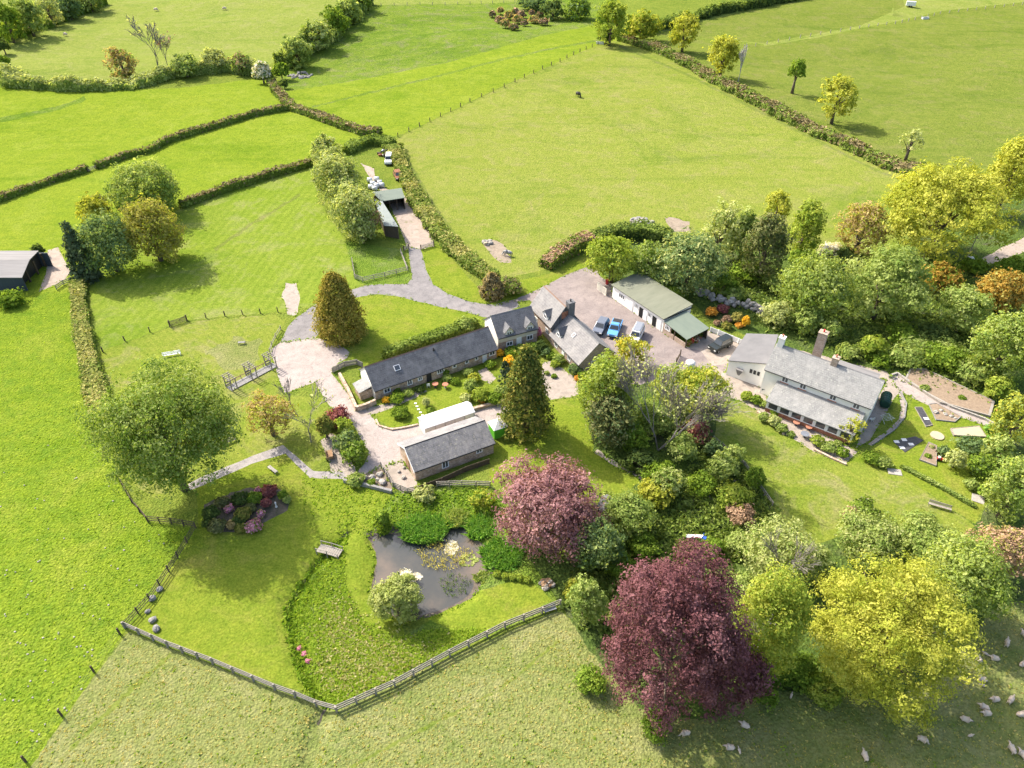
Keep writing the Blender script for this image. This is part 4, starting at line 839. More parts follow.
M['rock'] = rough_mat('pale rock', (.24,.22,.19), (.38,.355,.32), 2.5, .9, (1,1,1), .05)
M['rock_grey'] = rough_mat('grey rock', (.16,.155,.15), (.29,.28,.265), 2.5, .9, (1,1,1), .05)
M['plastic_green'] = mat('dark green plastic', (.012,.05,.035), .45)
M['plastic_white'] = mat('white plastic', (.58,.58,.57), .4)
M['plastic_blue'] = mat('blue plastic', (.03,.09,.36), .4)
M['plastic_red'] = mat('red plastic', (.45,.03,.03), .4)
M['black_sheet'] = rough_mat('black weed sheet', (.035,.035,.04), (.07,.07,.075), 2, .6)
M['sand'] = rough_mat('sand', (.34,.28,.19), (.43,.36,.26), 3, .95, (1,1,1), .03)
M['peat'] = rough_mat('bed soil', (.16,.115,.08), (.30,.23,.16), 2.5, .95, (1,1,1), .06)
def rotv(a): return (math.cos(a), math.sin(a))
def window(parent, loc, rz, w=1.1, h=1.0, nm=2, name='window', frame='frame', pane='glass', sill=None):
    t = .16; m = MB(); m.box(0, w, -.06, 0, 0, t); m.box(0, w, -.06, 0, h - t, h); m.box(0, t, -.06, 0, t, h - t); m.box(w - t, w, -.06, 0, t, h - t)
    for k in range(1, nm): x = w * k / nm; m.box(x - .05, x + .05, -.055, 0, t, h - t)
    f = m.build(name, M[frame], parent, loc=loc, rz=rz); MB().box(t - .01, w - t + .01, -.025, -.004, t - .01, h - t + .01).build('pane', M[pane], f)
    if sill: MB().box(-.1, w + .1, -.14, 0, -.12, -.003).build('sill', M[sill], f)
    return f
def door(parent, loc, rz, w=.95, h=2.0, m_='frame'):
    d = MB().box(0, w, -.07, 0, 0, h).box(.12, w - .12, -.085, -.07, .15, .9).box(.12, w - .12, -.085, -.07, 1.05, h - .15).build('door', M[m_], parent, loc=loc, rz=rz)
    MB().tube([(w - .12, -.13, 1.0), (w - .25, -.13, 1.0)], .025, 5).build('handle', M['gutter'], d); return d
def at_front(u): return (u, -.004, 0)
def gable(parent, L, d, ze, zr, wall, roof, x0=0, y0=0, over=.3, ridge='ridge_grey', gut=True, rd=None, skew=0, endover=.18):
    rd = d / 2 if rd is None else rd
    MB().prism([(y0, -.3), (y0 + d, -.3), (y0 + d, ze), (y0 + rd, zr), (y0, ze)], 'x', x0, x0 + L).build('wall', M[wall], parent)
    def slope(ya, yb, za, zb):
        n = Vector((0, -(zb - za), (yb - ya))).normalized() * .14; k = over / abs(yb - ya); s = 1 if yb > ya else -1
        if s < 0: n = -n
        a = (ya - (yb - ya) * k, za - (zb - za) * k); m = MB(); xa, xb = x0 - endover, x0 + L + endover
        lo = [(xa, a[0], a[1] + .02), (xb, a[0], a[1] + .02), (xb, yb, zb + .02), (xa, yb, zb + .02)]
        hi = [tuple(Vector(p) + n) for p in lo]
        if s < 0: lo, hi = lo[::-1], hi[::-1]
        m.hull8(lo, hi); return m, a
    m, a = slope(y0, y0 + rd, ze, zr); rf = m.build('roof', M[roof], parent)
    m2, b = slope(y0 + d, y0 + rd, ze, zr); m2.build('roof', M[roof], parent)
    MB().prism([(y0 + rd - .17, zr + .06), (y0 + rd + .17, zr + .06), (y0 + rd, zr + .25)], 'x', x0 - endover - .01, x0 + L + endover + .01).build('ridge_tiles', M[ridge], rf)
    if gut: MB().tube([(x0 - .1, a[0] - .06, a[1]), (x0 + L + .1, a[0] - .06, a[1])], .07, 6).build('gutter', M['gutter'], parent)
    return rf
def frame_from(bl, br):
    A = P(*bl); B = P(*br); u = B - A; return A, math.atan2(u.y, u.x), math.hypot(u.x, u.y)
def stack(parent, x, y, z0, z1, w, d, m_, pots=1, potm='terracotta'):
    c = MB().box(x - w/2, x + w/2, y - d/2, y + d/2, z0, z1).box(x - w/2 - .07, x + w/2 + .07, y - d/2 - .07, y + d/2 + .07, z1, z1 + .16).build('chimney', M[m_], parent)
    for k in range(pots):
        px_ = x + (k - (pots - 1) / 2) * .5; MB().lathe([(.15, z1 + .15), (.13, z1 + .6), (.16, z1 + .65)], (px_, y, 0), 8).build('chimney_pot', M[potm], c)
    return c
# stone barn with two tone slates
o, a, L = frame_from((416,481), (493.6,453)); barn = thing('stone_barn', 'long low stone barn with dark slate front roof beside the white marquee', 'barn', o, a)
rf = gable(barn, L, 6.6, 2.35, 4.15, 'stone', 'slate_old', ridge='gutter')
barn.children[2].data.materials[0] = M['tile_grey']
window(barn, (L * .33, 0, .55), 0, 1.15, 1.5, 2); window(barn, (L * .77, 0, 1.15), 0, 1.1, .75, 2)
MB().box(-.02, .16, -.36, 3.3, 2.25, 2.5).build('bargeboard', M['frame'], barn) if False else None
m = MB()
for s_, (ya, yb) in enumerate(((-.32, 3.3), (6.92, 3.3))):
    za = 2.35 - .32 * (1.8 / 3.3) ; m.hull8([(-.24, ya, za - .18), (-.18, ya, za - .18), (-.18, yb, 3.97), (-.24, yb, 3.97)], [(-.24, ya, za + .1), (-.18, ya, za + .1), (-.18, yb, 4.25), (-.24, yb, 4.25)])
m.build('bargeboard', M['frame'], barn)
door(barn, (-.004, 4.0, 0), R(-90), 1.6, 2.1, 'wood_warm')
# long slate cottage
o, a, L = frame_from((376,400), (496.6,358)); cot = thing('long_cottage', 'long single storey stone cottage with dark slate roof and white gable end', 'cottage', o, a)
rf = gable(cot, L, 6.6, 2.3, 5.0, 'stone', 'slate', ridge='ridge')
MB().prism([(.0, -.2), (6.6, -.2), (6.6, 2.32), (3.3, 5.02), (0, 2.32)], 'x', -.05, -.003).build('gable_wall', M['white'], cot)
for u, w, z, h, n_ in ((.065,1.3,.75,1.05,2), (.25,1.0,.7,1.2,2), (.335,.9,.9,.9,2), (.49,1.5,.95,.95,3), (.62,.8,1.1,.75,1), (.725,.8,1.1,.75,1), (.81,.7,1.1,.75,1), (.935,1.3,.95,.95,2)): window(cot, (L * u, 0, z), 0, w, h, n_)
door(cot, (L * .875, 0, 0), 0, .95, 2.05); door(cot, (L * .405, 0, 0), 0, .95, 2.05, 'gutter')
sl = math.atan2(2.7, 3.3)
for (u, y_, w, h) in ((.19, 1.35, 1.1, 1.0), (.52, 2.3, .3, .3)):
    sk = MB().box(0, w, 0, h, 0, .1).build('skylight' if w > .5 else 'roof_vent', M['frame' if w > .5 else 'gutter'], rf, loc=(L * u, y_, 2.32 + y_ * 2.7 / 3.3 + .17)); sk.rotation_euler = (sl, 0, 0)
    if w > .5: MB().box(.1, w - .1, .1, h - .1, .1, .115).build('pane', M['glass'], sk)
MB().tube([(L * .52, 2.4, 4.2), (L * .52, 2.4, 5.1)], .12, 8).build('flue', M['gutter'], rf)
pc = MB().box(-2.3, -.06, 1.2, 3.9, -.2, 1.7).build('porch', M['stone'], cot)
MB().hull8([(-2.5,1.0,1.72),(-.06,1.0,2.3),(-.06,4.1,2.3),(-2.5,4.1,1.72)], [(-2.5,1.0,1.84),(-.06,1.0,2.42),(-.06,4.1,2.42),(-2.5,4.1,1.84)]).build('porch_roof', M['stone_tile'], pc)
# white gabled house joined to it
o, a, L = frame_from((498.4,351.6), (537,341.5)); gb = thing('gabled_house', 'two storey house with cream upper wall and two gabled dormers next to long cottage', 'house', o, a)
rf = gable(gb, L, 6.4, 3.3, 6.0, 'brick_grey', 'slate', ridge='ridge_grey')
MB().box(-.03, L + .03, -.035, -.003, 1.95, 3.25).build('upper_wall', M['cream'], gb)
MB().prism([(-.05, -.2), (6.45, -.2), (6.45, 3.33), (3.2, 6.0), (-.05, 3.33)], 'x', -.05, -.003).build('gable_wall', M['white'], gb)
def dormer(parent, x, w, y0, y1, z0, ze, zr, wall='white', roof='slate', win=True):
    d = MB().prism([(x, z0), (x + w, z0), (x + w, ze), (x + w / 2, zr), (x, ze)], 'y', y0, y1).build('dormer', M[wall], parent)
    for s_ in (-1, 1):
        xe = x + w / 2 + s_ * (w / 2 + .2); zz = ze - .2 * (zr - ze) / (w / 2); xm = x + w / 2
        pts = [(xe, y0 - .2, zz + .03), (xe, y1, zz + .03), (xm, y1, zr + .03), (xm, y0 - .2, zr + .03)]
        if s_ > 0: pts = pts
        up = [(p[0], p[1], p[2] + .13) for p in pts]
        if s_ < 0: pts, up = pts[::-1], up[::-1]
        MB().hull8(pts, up).build('dormer_roof', M[roof], d)
    if win: window(d, (x + w * .17, y0, z0 + .25), 0, w * .66, ze - z0 - .2, 2)
    return d
dormer(gb, L * .17, 1.7, -.05, 3.0, 2.9, 4.0, 5.0, 'cream', 'slate'); dormer(gb, L * .70, 1.7, -.05, 3.0, 2.9, 4.0, 5.0, 'cream', 'slate')
window(gb, (L * .2, -.03, .7), 0, 1.35, 1.05, 2); window(gb, (L * .72, -.03, .9), 0, 1.35, 1.15, 2); door(gb, (L * .46, -.03, 0), 0, 1.05, 2.1)
# tall wing and its lower extension
o, a, L = frame_from((531,322), (552.5,344.5)); L = 8.2; wg = thing('stone_house', 'grey tiled stone house with slate hung gable and dark chimney by the parked cars', 'house', o, a)
rf = gable(wg, L, 5.6, 3.9, 7.4, 'brick_grey', 'tile_grey', ridge='ridge')
MB().prism([(-.1, 2.4), (5.7, 2.4), (5.7, 3.92), (2.8, 7.42), (-.1, 3.92)], 'x', L + .003, L + .06).build('slate_hung_gable', M['slate'], wg)
MB().box(L + .061, L + .09, 2.0, 3.4, 4.9, 6.4).build('brick_patch', M['brick'], wg)
stack(wg, L - .2, 4.0, 5.0, 8.0, 1.2, 1.3, 'slate', 1, 'gutter')
dormer(wg, L * .58, 1.7, .0, 2.6, 3.9, 5.1, 5.9, 'white', 'slate')
window(wg, (L * .72, 0, 1.2), 0, 1.0, 1.2, 2); window(wg, (L * .2, 0, 1.2), 0, 1.0, 1.2, 2)
rf2 = gable(wg, 10.6, 7.4, 2.25, 5.5, 'brick_grey', 'tile_grey', x0=L + .1, y0=-.2, ridge='ridge_grey')
dormer(wg, L + 1.2, 1.7, .25, 3.2, 2.5, 3.6, 4.5, 'white', 'slate')
window(wg, (L + 1.6, -.2, .5), 0, 1.1, 1.2, 2); window(wg, (L + 6.4, -.2, .5), 0, 1.1, 1.1, 2); door(wg, (L + 4.4, -.2, 0), 0); window(wg, (L + 10.7, 2.2, .9), R(90), 1.2, 1.1, 2)
sk = MB().box(0, .7, 0, .9, 0, .1).build('skylight', M['frame'], rf2, loc=(L + 4.6, 1.5, 4.0)); sk.rotation_euler = (math.atan2(3.25, 3.7), 0, 0); MB().box(.08, .62, .08, .82, .1, .115).build('pane', M['glass'], sk)
# green roofed shed with lean-to
o, a, L = frame_from((611.9,297.8), (662.3,332)); sd = thing('green_roofed_shed', 'long white walled shed with mossy green felt roof and lean-to beside the yard', 'shed', o, a)
MB().prism([(0, -.2), (7.2, -.2), (7.2, 3.7), (0, 3.05)], 'x', 0, L).build('wall', M['white'], sd)
MB().hull8([(-.3,-.35,3.03),(L+.15,-.35,3.03),(L+.15,7.4,3.73),(-.3,7.4,3.73)], [(-.3,-.35,3.2),(L+.15,-.35,3.2),(L+.15,7.4,3.9),(-.3,7.4,3.9)]).build('roof', M['felt_green'], sd)
MB().box(L + .155, L + .2, -.37, 7.42, 3.0, 3.25).build('fascia', M['gutter'], sd)
for u, w in ((.13, 1.9), (.44, 1.3), (.70, 1.3)): window(sd, (L * u, 0, 1.3), 0, w, 1.1, 3)
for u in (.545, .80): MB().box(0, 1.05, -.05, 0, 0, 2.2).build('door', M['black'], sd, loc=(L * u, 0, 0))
door(sd, (L * .63, 0, 0), 0, 1.0, 2.2); door(sd, (L * .90, 0, 0), 0, 1.0, 2.2); door(sd, (L * .36, 0, 0), 0, .95, 2.2)
lt = MB().hull8([(L+.21,-.3,2.6),(L+6.6,-.3,2.0),(L+6.6,5.6,2.4),(L+.21,5.6,3.0)], [(L+.21,-.3,2.72),(L+6.6,-.3,2.12),(L+6.6,5.6,2.52),(L+.21,5.6,3.12)]).build('lean_to_roof', M['sheet_green'], sd)
MB().box(L + .2, L + 6.3, -.1, 0, -.2, 1.0).box(L + .2, L + 2.2, -.1, 0, 1.0, 2.4).build('lean_to_wall', M['brick_grey'], sd)
for x_, y_, h_ in ((L + 6.35, -.05, 1.98), (L + 6.35, 2.7, 2.2), (L + 6.35, 5.4, 2.36), (L + 3.2, -.05, 2.25)): MB().box(x_ - .08, x_ + .08, y_ - .08, y_ + .08, -.2, h_).build('post', M['wood_dark'], sd)
window(sd, (L + .55, -.1, 1.15), 0, 1.4, 1.1, 3)
MB().box(L + .2, L + 6.3, 5.45, 5.55, -.2, 2.3).build('lean_to_wall', M['wood_dark'], sd)
# the main white house
o = Vector((43.45, 98.1, 0)); a = R(-36.3); L = 17.4; hs = thing('farmhouse', 'big white farmhouse with pale slate roof, glazed verandah and three chimneys', 'house', o, a)
rf = gable(hs, L, 7.4, 5.5, 8.35, 'white', 'stone_tile', ridge='ridge_grey', over=.35)
for u in (.17, .345, .63, .845): window(hs, (L * u, 0, 4.0), 0, 1.2, 1.2, 2, sill='terracotta')
stack(rf, .5, 3.7, 7.6, 9.9, .95, .95, 'white', 1); stack(rf, 9.6, 3.7, 7.6, 9.6, 1.0, 1.0, 'brick_grey', 1)
stack(hs, 5.9, 7.9, -.3, 10.8, 1.4, 1.25, 'brick_grey', 1, 'plastic_red')
MB().hull8([(9.4,7.75,5.0),(16.2,7.75,5.0),(16.2,11.2,4.5),(9.4,11.2,4.5)], [(9.4,7.75,5.12),(16.2,7.75,5.12),(16.2,11.2,4.62),(9.4,11.2,4.62)]).build('rear_roof', M['asbestos'], hs)
MB().box(9.8, 15.8, 7.41, 11.0, -.3, 4.5).build('rear_wall', M['white'], hs)
MB().box(.2, 9.3, 7.41, 10.2, -.3, 2.4).build('rear_wall', M['brick_grey'], hs); MB().box(.1, 5.8, 7.43, 10.4, 2.403, 2.55).build('rear_roof', M['flat_roof'], hs)
x0, x1, yv = 2.6, 16.7, -4.2
va = MB().hull8([(x0 - .2,yv - .35,2.25),(x1 + .25,yv - .35,2.25),(x1 + .25,-.005,3.75),(x0 - .2,-.005,3.75)], [(x0 - .2,yv - .35,2.39),(x1 + .25,yv - .35,2.39),(x1 + .25,-.005,3.89),(x0 - .2,-.005,3.89)]).build('verandah_roof', M['stone_tile'], hs)
MB().box(x0, x1, yv, yv + .2, -.2, .75).build('verandah_plinth', M['brick'], hs)
MB().box(x1 - .2, x1, yv + .2, -.005, -.2, 2.3).build('verandah_wall', M['white'], hs); MB().box(x0, x0 + .2, yv + .2, -.005, -.2, 2.3).build('verandah_wall', M['white'], hs)
n_ = 7
for k in range(n_ + 1):
    x_ = x0 + .1 + (x1 - x0 - .2) * k / n_; MB().box(x_ - .14, x_ + .14, yv - .02, yv + .16, .75, 2.24).build('verandah_post', M['frame'], hs)
    if k < n_:
        w_ = (x1 - x0 - .2) / n_ - .2; window(hs, (x_ + .1, yv + .1, .76), 0, w_, 1.45, 1, frame='frame')
# lower wing with the sloping grey roof
e = [P(725.8,374.5), P(765.5,389)]; e.append(unp(777.4,335.6,5.3)); e.append(unp(746.6,334.9,3.1)); hz = [3.1, 5.3, 5.3, 3.1]; e = [Vector((q.x - o.x, q.y - o.y, 0)) for q in e]
rinv = Matrix.Rotation(-a, 3, 'Z'); e = [rinv @ q for q in e]; e[2].x = min(e[2].x, -.06); e[1].x = min(e[1].x, -.06)
MB().hull8([(q.x, q.y, -.3) for q in e], [(q.x, q.y, z_) for q, z_ in zip(e, hz)]).build('wing_wall', M['white'], hs)
cen = sum(e, Vector()) / 4; eo = [Vector((min(-.05, cen.x + (q.x - cen.x) * 1.05), cen.y + (q.y - cen.y) * 1.05, 0)) for q in e]
MB().hull8([(q.x, q.y, z_ + .01) for q, z_ in zip(eo, hz)], [(q.x, q.y, z_ + .16) for q, z_ in zip(eo, hz)]).build('wing_roof', M['flat_roof'], hs)
d_ = (e[1] - e[0]); wa = math.atan2(d_.y, d_.x); ux = d_.normalized()
for k in range(3): window(hs, tuple(e[0] + ux * (d_.length * (.58 + .10 * k)) + Vector((0, 0, 2.2))), wa, .45, .8, 1, frame='gutter')
MB().hull8([tuple(e[0] + ux * 2.2 + Vector((-.1, -.5, 1.2))), tuple(e[0] + ux * 2.5 + Vector((0, -.6, 1.2))), tuple(e[0] + ux * 2.5 + Vector((0, -.05, 1.2))), tuple(e[0] + ux * 2.2 + Vector((0, -.05, 1.2)))],
           [tuple(e[0] + ux * 1.8 + Vector((-.1, -.7, 2.4))), tuple(e[0] + ux * 2.9 + Vector((.1, -.8, 2.4))), tuple(e[0] + ux * 2.9 + Vector((0, -.05, 2.4))), tuple(e[0] + ux * 1.8 + Vector((0, -.05, 2.4)))]).build('hopper', M['asbestos'], hs)
# stables round the small yard
def slab(root, pts, z0s, th, m_, name): return MB().hull8([(p.x, p.y, z) for p, z in zip(pts, z0s)], [(p.x, p.y, z + th) for p, z in zip(pts, z0s)]).build(name, M[m_], root)
def open_shed(label, corners, hz, openside, roofm, wallm, name='open_shed', cat='shed', bays=3):
    o = Vector((corners[0].x, corners[0].y, 0)); root = thing(name, label, cat, o); c = [Vector((q.x - o.x, q.y - o.y, 0)) for q in corners]; cen = sum(c, Vector()) / 4
    slab(root, [cen + (q - cen) * 1.05 for q in c], hz, .13, roofm, 'roof')
    for i in range(4):
        p, q = c[i], c[(i + 1) % 4]; zp, zq = hz[i] - .01, hz[(i + 1) % 4] - .01; inn = (cen - (p + q) / 2).normalized() * .15
        if i == openside:
            for k in range(bays + 1):
                s = p.lerp(q, k / bays) + inn * .6; z_ = zp + (zq - zp) * k / bays; MB().box(s.x - .1, s.x + .1, s.y - .1, s.y + .1, -.2, z_).build('post', M['wood_dark'], root)
        else:
            u = (q - p).normalized() * .0; MB().hull8([(p + u).to_tuple()[:2] + (-.3,), (q - u).to_tuple()[:2] + (-.3,), (q - u + inn).to_tuple()[:2] + (-.3,), (p + u + inn).to_tuple()[:2] + (-.3,)],
                      [(p + u).to_tuple()[:2] + (zp,), (q - u).to_tuple()[:2] + (zq,), (q - u + inn).to_tuple()[:2] + (zq,), (p + u + inn).to_tuple()[:2] + (zp,)]).build('wall', M[wallm], root)
    return root
c1 = [unp(382,201.5,3.0), unp(404,198,3.0), unp(401,188.6,3.6), unp(372.7,192.6,3.6)]
s1 = open_shed('open fronted stable with pale green roof at the head of the small yard', c1, [3.0,3.0,3.6,3.6], 0, 'sheet_green', 'wood_dark')
c2 = [unp(384,225.5,2.8), unp(397.7,226.3,3.3), unp(382.5,202.2,3.3), unp(374.5,200.5,2.8)]
s2 = open_shed('long narrow stable with blue green roof along the left of the small yard', c2, [2.8,3.3,3.3,2.8], 1, 'sheet_teal', 'wood_dark', bays=5)
# grey farm shed at the left edge
sh = thing('farm_shed', 'grey roofed farm shed with dark blue cladding cut by the left picture edge', 'shed', (-138, 132.5, 0))
MB().box(0, 34.8, 0, .2, -.3, 3.3).box(0, .2, .2, 10.8, -.3, 3.3).box(.2, 34.8, 10.6, 10.8, -.3, 3.3).build('wall', M['dark_sheet'], sh)
MB().hull8([(-.3,-.4,3.3),(35.2,-.4,3.3),(34.0,5.6,4.2),(-.3,5.6,4.2)], [(-.3,-.4,3.45),(35.2,-.4,3.45),(34.0,5.6,4.35),(-.3,5.6,4.35)]).build('roof', M['asbestos'], sh)
MB().hull8([(-.3,5.6,4.2),(34.0,5.6,4.2),(32.6,11.4,3.3),(-.3,11.4,3.3)], [(-.3,5.6,4.35),(34.0,5.6,4.35),(32.6,11.4,3.45),(-.3,11.4,3.45)]).build('roof', M['asbestos'], sh)
for k in range(4): MB().box(33.4 - .15, 33.6, .3 + k * 3.3, .6 + k * 3.3, -.3, 3.3).build('post', M['wood_dark'], sh)
MB().box(32.3, 32.5, .2, 10.6, -.3, 3.3).build('inner_wall', M['gutter'], sh)
# tents behind the barn
o, a, L = frame_from((426,437), (474.5,420.5)); tn = thing('marquee', 'long white marquee standing behind the stone barn roof', 'marquee', o, a)
MB().prism([(0, 0), (2.9, 0), (2.9, 1.9), (1.45, 2.55), (0, 1.9)], 'x', 0, L).build('walls', M['tent_white'], tn)
MB().hull8([(-.15,-.15,1.88),(L+.15,-.15,1.88),(L+.15,1.45,2.6),(-.15,1.45,2.6)],[(-.15,-.15,1.93),(L+.15,-.15,1.93),(L+.15,1.45,2.65),(-.15,1.45,2.65)]).hull8([(-.15,1.45,2.6),(L+.15,1.45,2.6),(L+.15,3.05,1.88),(-.15,3.05,1.88)],[(-.15,1.45,2.65),(L+.15,1.45,2.65),(L+.15,3.05,1.93),(-.15,3.05,1.93)]).build('canopy', M['tent_white'], tn)
for k in range(6): MB().box(L * k / 5 - .04, L * k / 5 + .04, -.05, -.003, 0, 1.88).build('pole', M['metal'], tn)
o, a, L = frame_from((494.5,439.5), (505,436)); L = 2.3; gz = thing('gazebo', 'small gazebo tent with white roof and bright green walls at the barn end', 'gazebo', o, a)
m = MB(); q = L / 2
for s_ in (((-.1,-.1),(L+.1,-.1)), ((L+.1,-.1),(L+.1,L+.1)), ((L+.1,L+.1),(-.1,L+.1)), ((-.1,L+.1),(-.1,-.1))):
    m.face([(s_[0][0], s_[0][1], 1.95), (s_[1][0], s_[1][1], 1.95), (q, q, 2.85)])
m.face([(-.1,-.1,1.94),(-.1,L+.1,1.94),(L+.1,L+.1,1.94),(L+.1,-.1,1.94)]).build('canopy', M['tent_white'], gz)
MB().box(0, L, 0, .03, 0, 1.93).box(L - .03, L, .03, L, 0, 1.93).build('side_wall', M['tent_green'], gz); MB().box(0, .03, .03, L, 0, 1.93).box(.03, L - .03, L - .03, L, 0, 1.93).build('back_wall', M['tent_green'], gz)
# brown hut between the copper beech and the yellow green row
o, a, L = frame_from((597,516), (608,521)); ht = thing('garden_hut', 'small garden hut with brown shingle roof right of the light copper beech', 'hut', o, R(-35))
gable(ht, 2.6, 2.6, 1.9, 2.7, 'wood_dark', 'slate_old', gut=False, ridge='ridge'); door(ht, (.8, 0, 0), 0, .8, 1.7, 'wood_warm')
# ------------------------------------------------------------------ vehicles
M['tyre'] = mat('tyre', (.02,.02,.02), .9); M['rim'] = mat('rim', (.35,.35,.36), .35, .8)
M['car_glass'] = mat('car glass', (.03,.035,.04), .05, 0, .7); M['lamp'] = mat('headlight glass', (.7,.7,.68), .15); M['tail'] = mat('tail light', (.35,.01,.01), .25)
M['paint_grey'] = mat('grey car paint', (.16,.18,.22), .3, .3, .5); M['paint_blue'] = mat('blue car paint', (.12,.33,.62), .3, .2, .5); M['paint_white'] = mat('white car paint', (.62,.63,.62), .35, 0, .5); M['paint_black'] = mat('black car paint', (.02,.025,.022), .25, .1, .6)
def car(label, front, rear, paint, style='suv', name='parked_car', cat='car', group='vehicles parked in the yard', length=4.6, roofm=None):
    A = P(*front); B = P(*rear); u = (A - B); a = math.atan2(u.y, u.x); c = (A + B) / 2; t = thing(name, label, cat, c, a, group); t.scale = (1.14, 1.14, 1.14); L = length / 2; W = .92
    # side outline (x forward, z up); lower body then cabin
    if style == 'pickup': body = [(-L,.42),(-L,1.02),(.15,1.05),(L*.55,1.02),(L*.97,.88),(L,.5)]; cab = [(-L*.18,1.05),(-L*.12,1.72),(L*.18,1.76),(L*.5,1.03)]
    elif style == 'boxy': body = [(-L,.48),(-L,1.12),(L*.45,1.12),(L*.97,1.05),(L,.5)]; cab = [(-L*.98,1.12),(-L*.94,1.88),(L*.2,1.9),(L*.42,1.12)]
    else: body = [(-L,.4),(-L*.99,.98),(L*.42,1.0),(L*.93,.82),(L,.5)]; cab = [(-L*.95,.98),(-L*.78,1.58),(L*.05,1.62),(L*.5,.99)]
    m = MB()
    def loft(prof, w0, w1, zb, zt):
        n = len(prof); k = len(m.v); wz = lambda z: w0 + (w1 - w0) * min(1, max(0, (z - zb) / (zt - zb)))
        for s in (1, -1): m.v.extend([(x, s * wz(z), z) for x, z in prof])
        m.f.append(tuple(k + i for i in range(n))); m.f.append(tuple(k + n + i for i in range(n))[::-1]); m.m += [0, 0]
        for i in range(n): m.f.append((k + i, k + n + i, k + n + (i + 1) % n, k + (i + 1) % n)); m.m.append(0)
    loft(body, W, W * .96, .4, 1.1); loft(cab, W * .93, W * .74, 1.0, 1.75)
    if style == 'pickup': pass
    m.build('body', M[paint], t, bevel=.05)
    zb, zt = cab[0][1] + .07, cab[1][1] - .1
    def gp(x, z, s): f = min(1, max(0, (z - 1.0) / .75)); return (x, s * (W * .93 + (W * .74 - W * .93) * f + .012), z)
    (xa, _), (xb, z1), (xc, _), (xd, _) = cab; li = lambda p, q, z: p[0] + (q[0] - p[0]) * (z - p[1]) / (q[1] - p[1])
    for s in (1, -1):
        g = MB(); r0, r1 = li(cab[0], cab[1], zb) + .12, li(cab[0], cab[1], zt) + .12; f0, f1 = li(cab[3], cab[2], zb) - .14, li(cab[3], cab[2], zt) - .14
        md = (r0 + f0) / 2
        for (p0, p1, q1, q0) in ((r0, r1, md - .05, md - .05), (md + .05, md + .05, f1, f0)):
            pts = [gp(p0, zb, s), gp(q0, zb, s), gp(q1, zt, s), gp(p1, zt, s)]; g.face(pts if s < 0 else pts[::-1])
        g.build('side_window', M['car_glass'], t)
    for (p, q, nm, e) in ((cab[3], cab[2], 'windscreen', .02), (cab[0], cab[1], 'rear_window', -.02)):
        y0, y1 = W * .84, W * .68; pts = [(li(p, q, zb) + e, -y0, zb), (li(p, q, zb) + e, y0, zb), (li(p, q, zt) + e, y1, zt), (li(p, q, zt) + e, -y1, zt)]
        MB().face(pts if e > 0 else pts[::-1]).build(nm, M['car_glass'], t)
    if roofm: MB().box(xb + .1, xc - .1, -W * .62, W * .62, z1 + .03, z1 + .1).build('roof_rack', M[roofm], t)
    if style == 'pickup': MB().box(-L + .1, -L * .2, -W * .8, W * .8, 1.03, 1.06).build('load_bed', M['gutter'], t)
    for sx in (-1, 1):
        for sy in (-1, 1):
            wh = link('wheel', None, t, (sx * L * .62, sy * (W - .1), .35)); MB().tube([(0, -.12, 0), (0, .12, 0)], .35, 14).build('tyre', M['tyre'], wh); MB().tube([(0, -.125, 0), (0, .125, 0)], .2, 10).build('rim', M['rim'], wh)
    for sy in (-1, 1):
        MB().box(L * .955, L + .012, sy * W * .72 - .17, sy * W * .72 + .17, .62, .78).build('headlight', M['lamp'], t); MB().box(-L - .015, -L + .02, sy * W * .82 - .1, sy * W * .82 + .1, .7, .95).build('tail_light', M['tail'], t)
    MB().box(L - .06, L + .06, -W * .9, W * .9, .36, .52).build('bumper', M['gutter'], t); MB().box(-L - .06, -L + .06, -W * .9, W * .9, .36, .52).build('bumper', M['gutter'], t)
    return t
car('grey estate car parked nearest the stone house', (595,338), (606,321), 'paint_grey', 'suv', length=4.5)
car('blue pickup truck parked between grey car and white truck', (610,343), (619,320), 'paint_blue', 'pickup', length=5.0)
car('white pickup truck half under the yellow tree in the yard', (629,352), (642,326), 'paint_white', 'boxy', length=5.2, roofm='metal')
car('black off road car parked beside the lean to shed', (712,352), (727,344.5), 'paint_black', 'boxy', length=4.2)
car('old white van standing among scrap beside the farm track', (388,168), (390,157), 'paint_white', 'boxy', name='old_van', cat='van', group=None, length=5.0)
car('rusty abandoned car behind the white van by the track', (401,183), (396,173), 'rust', 'suv', group=None, length=4.4)
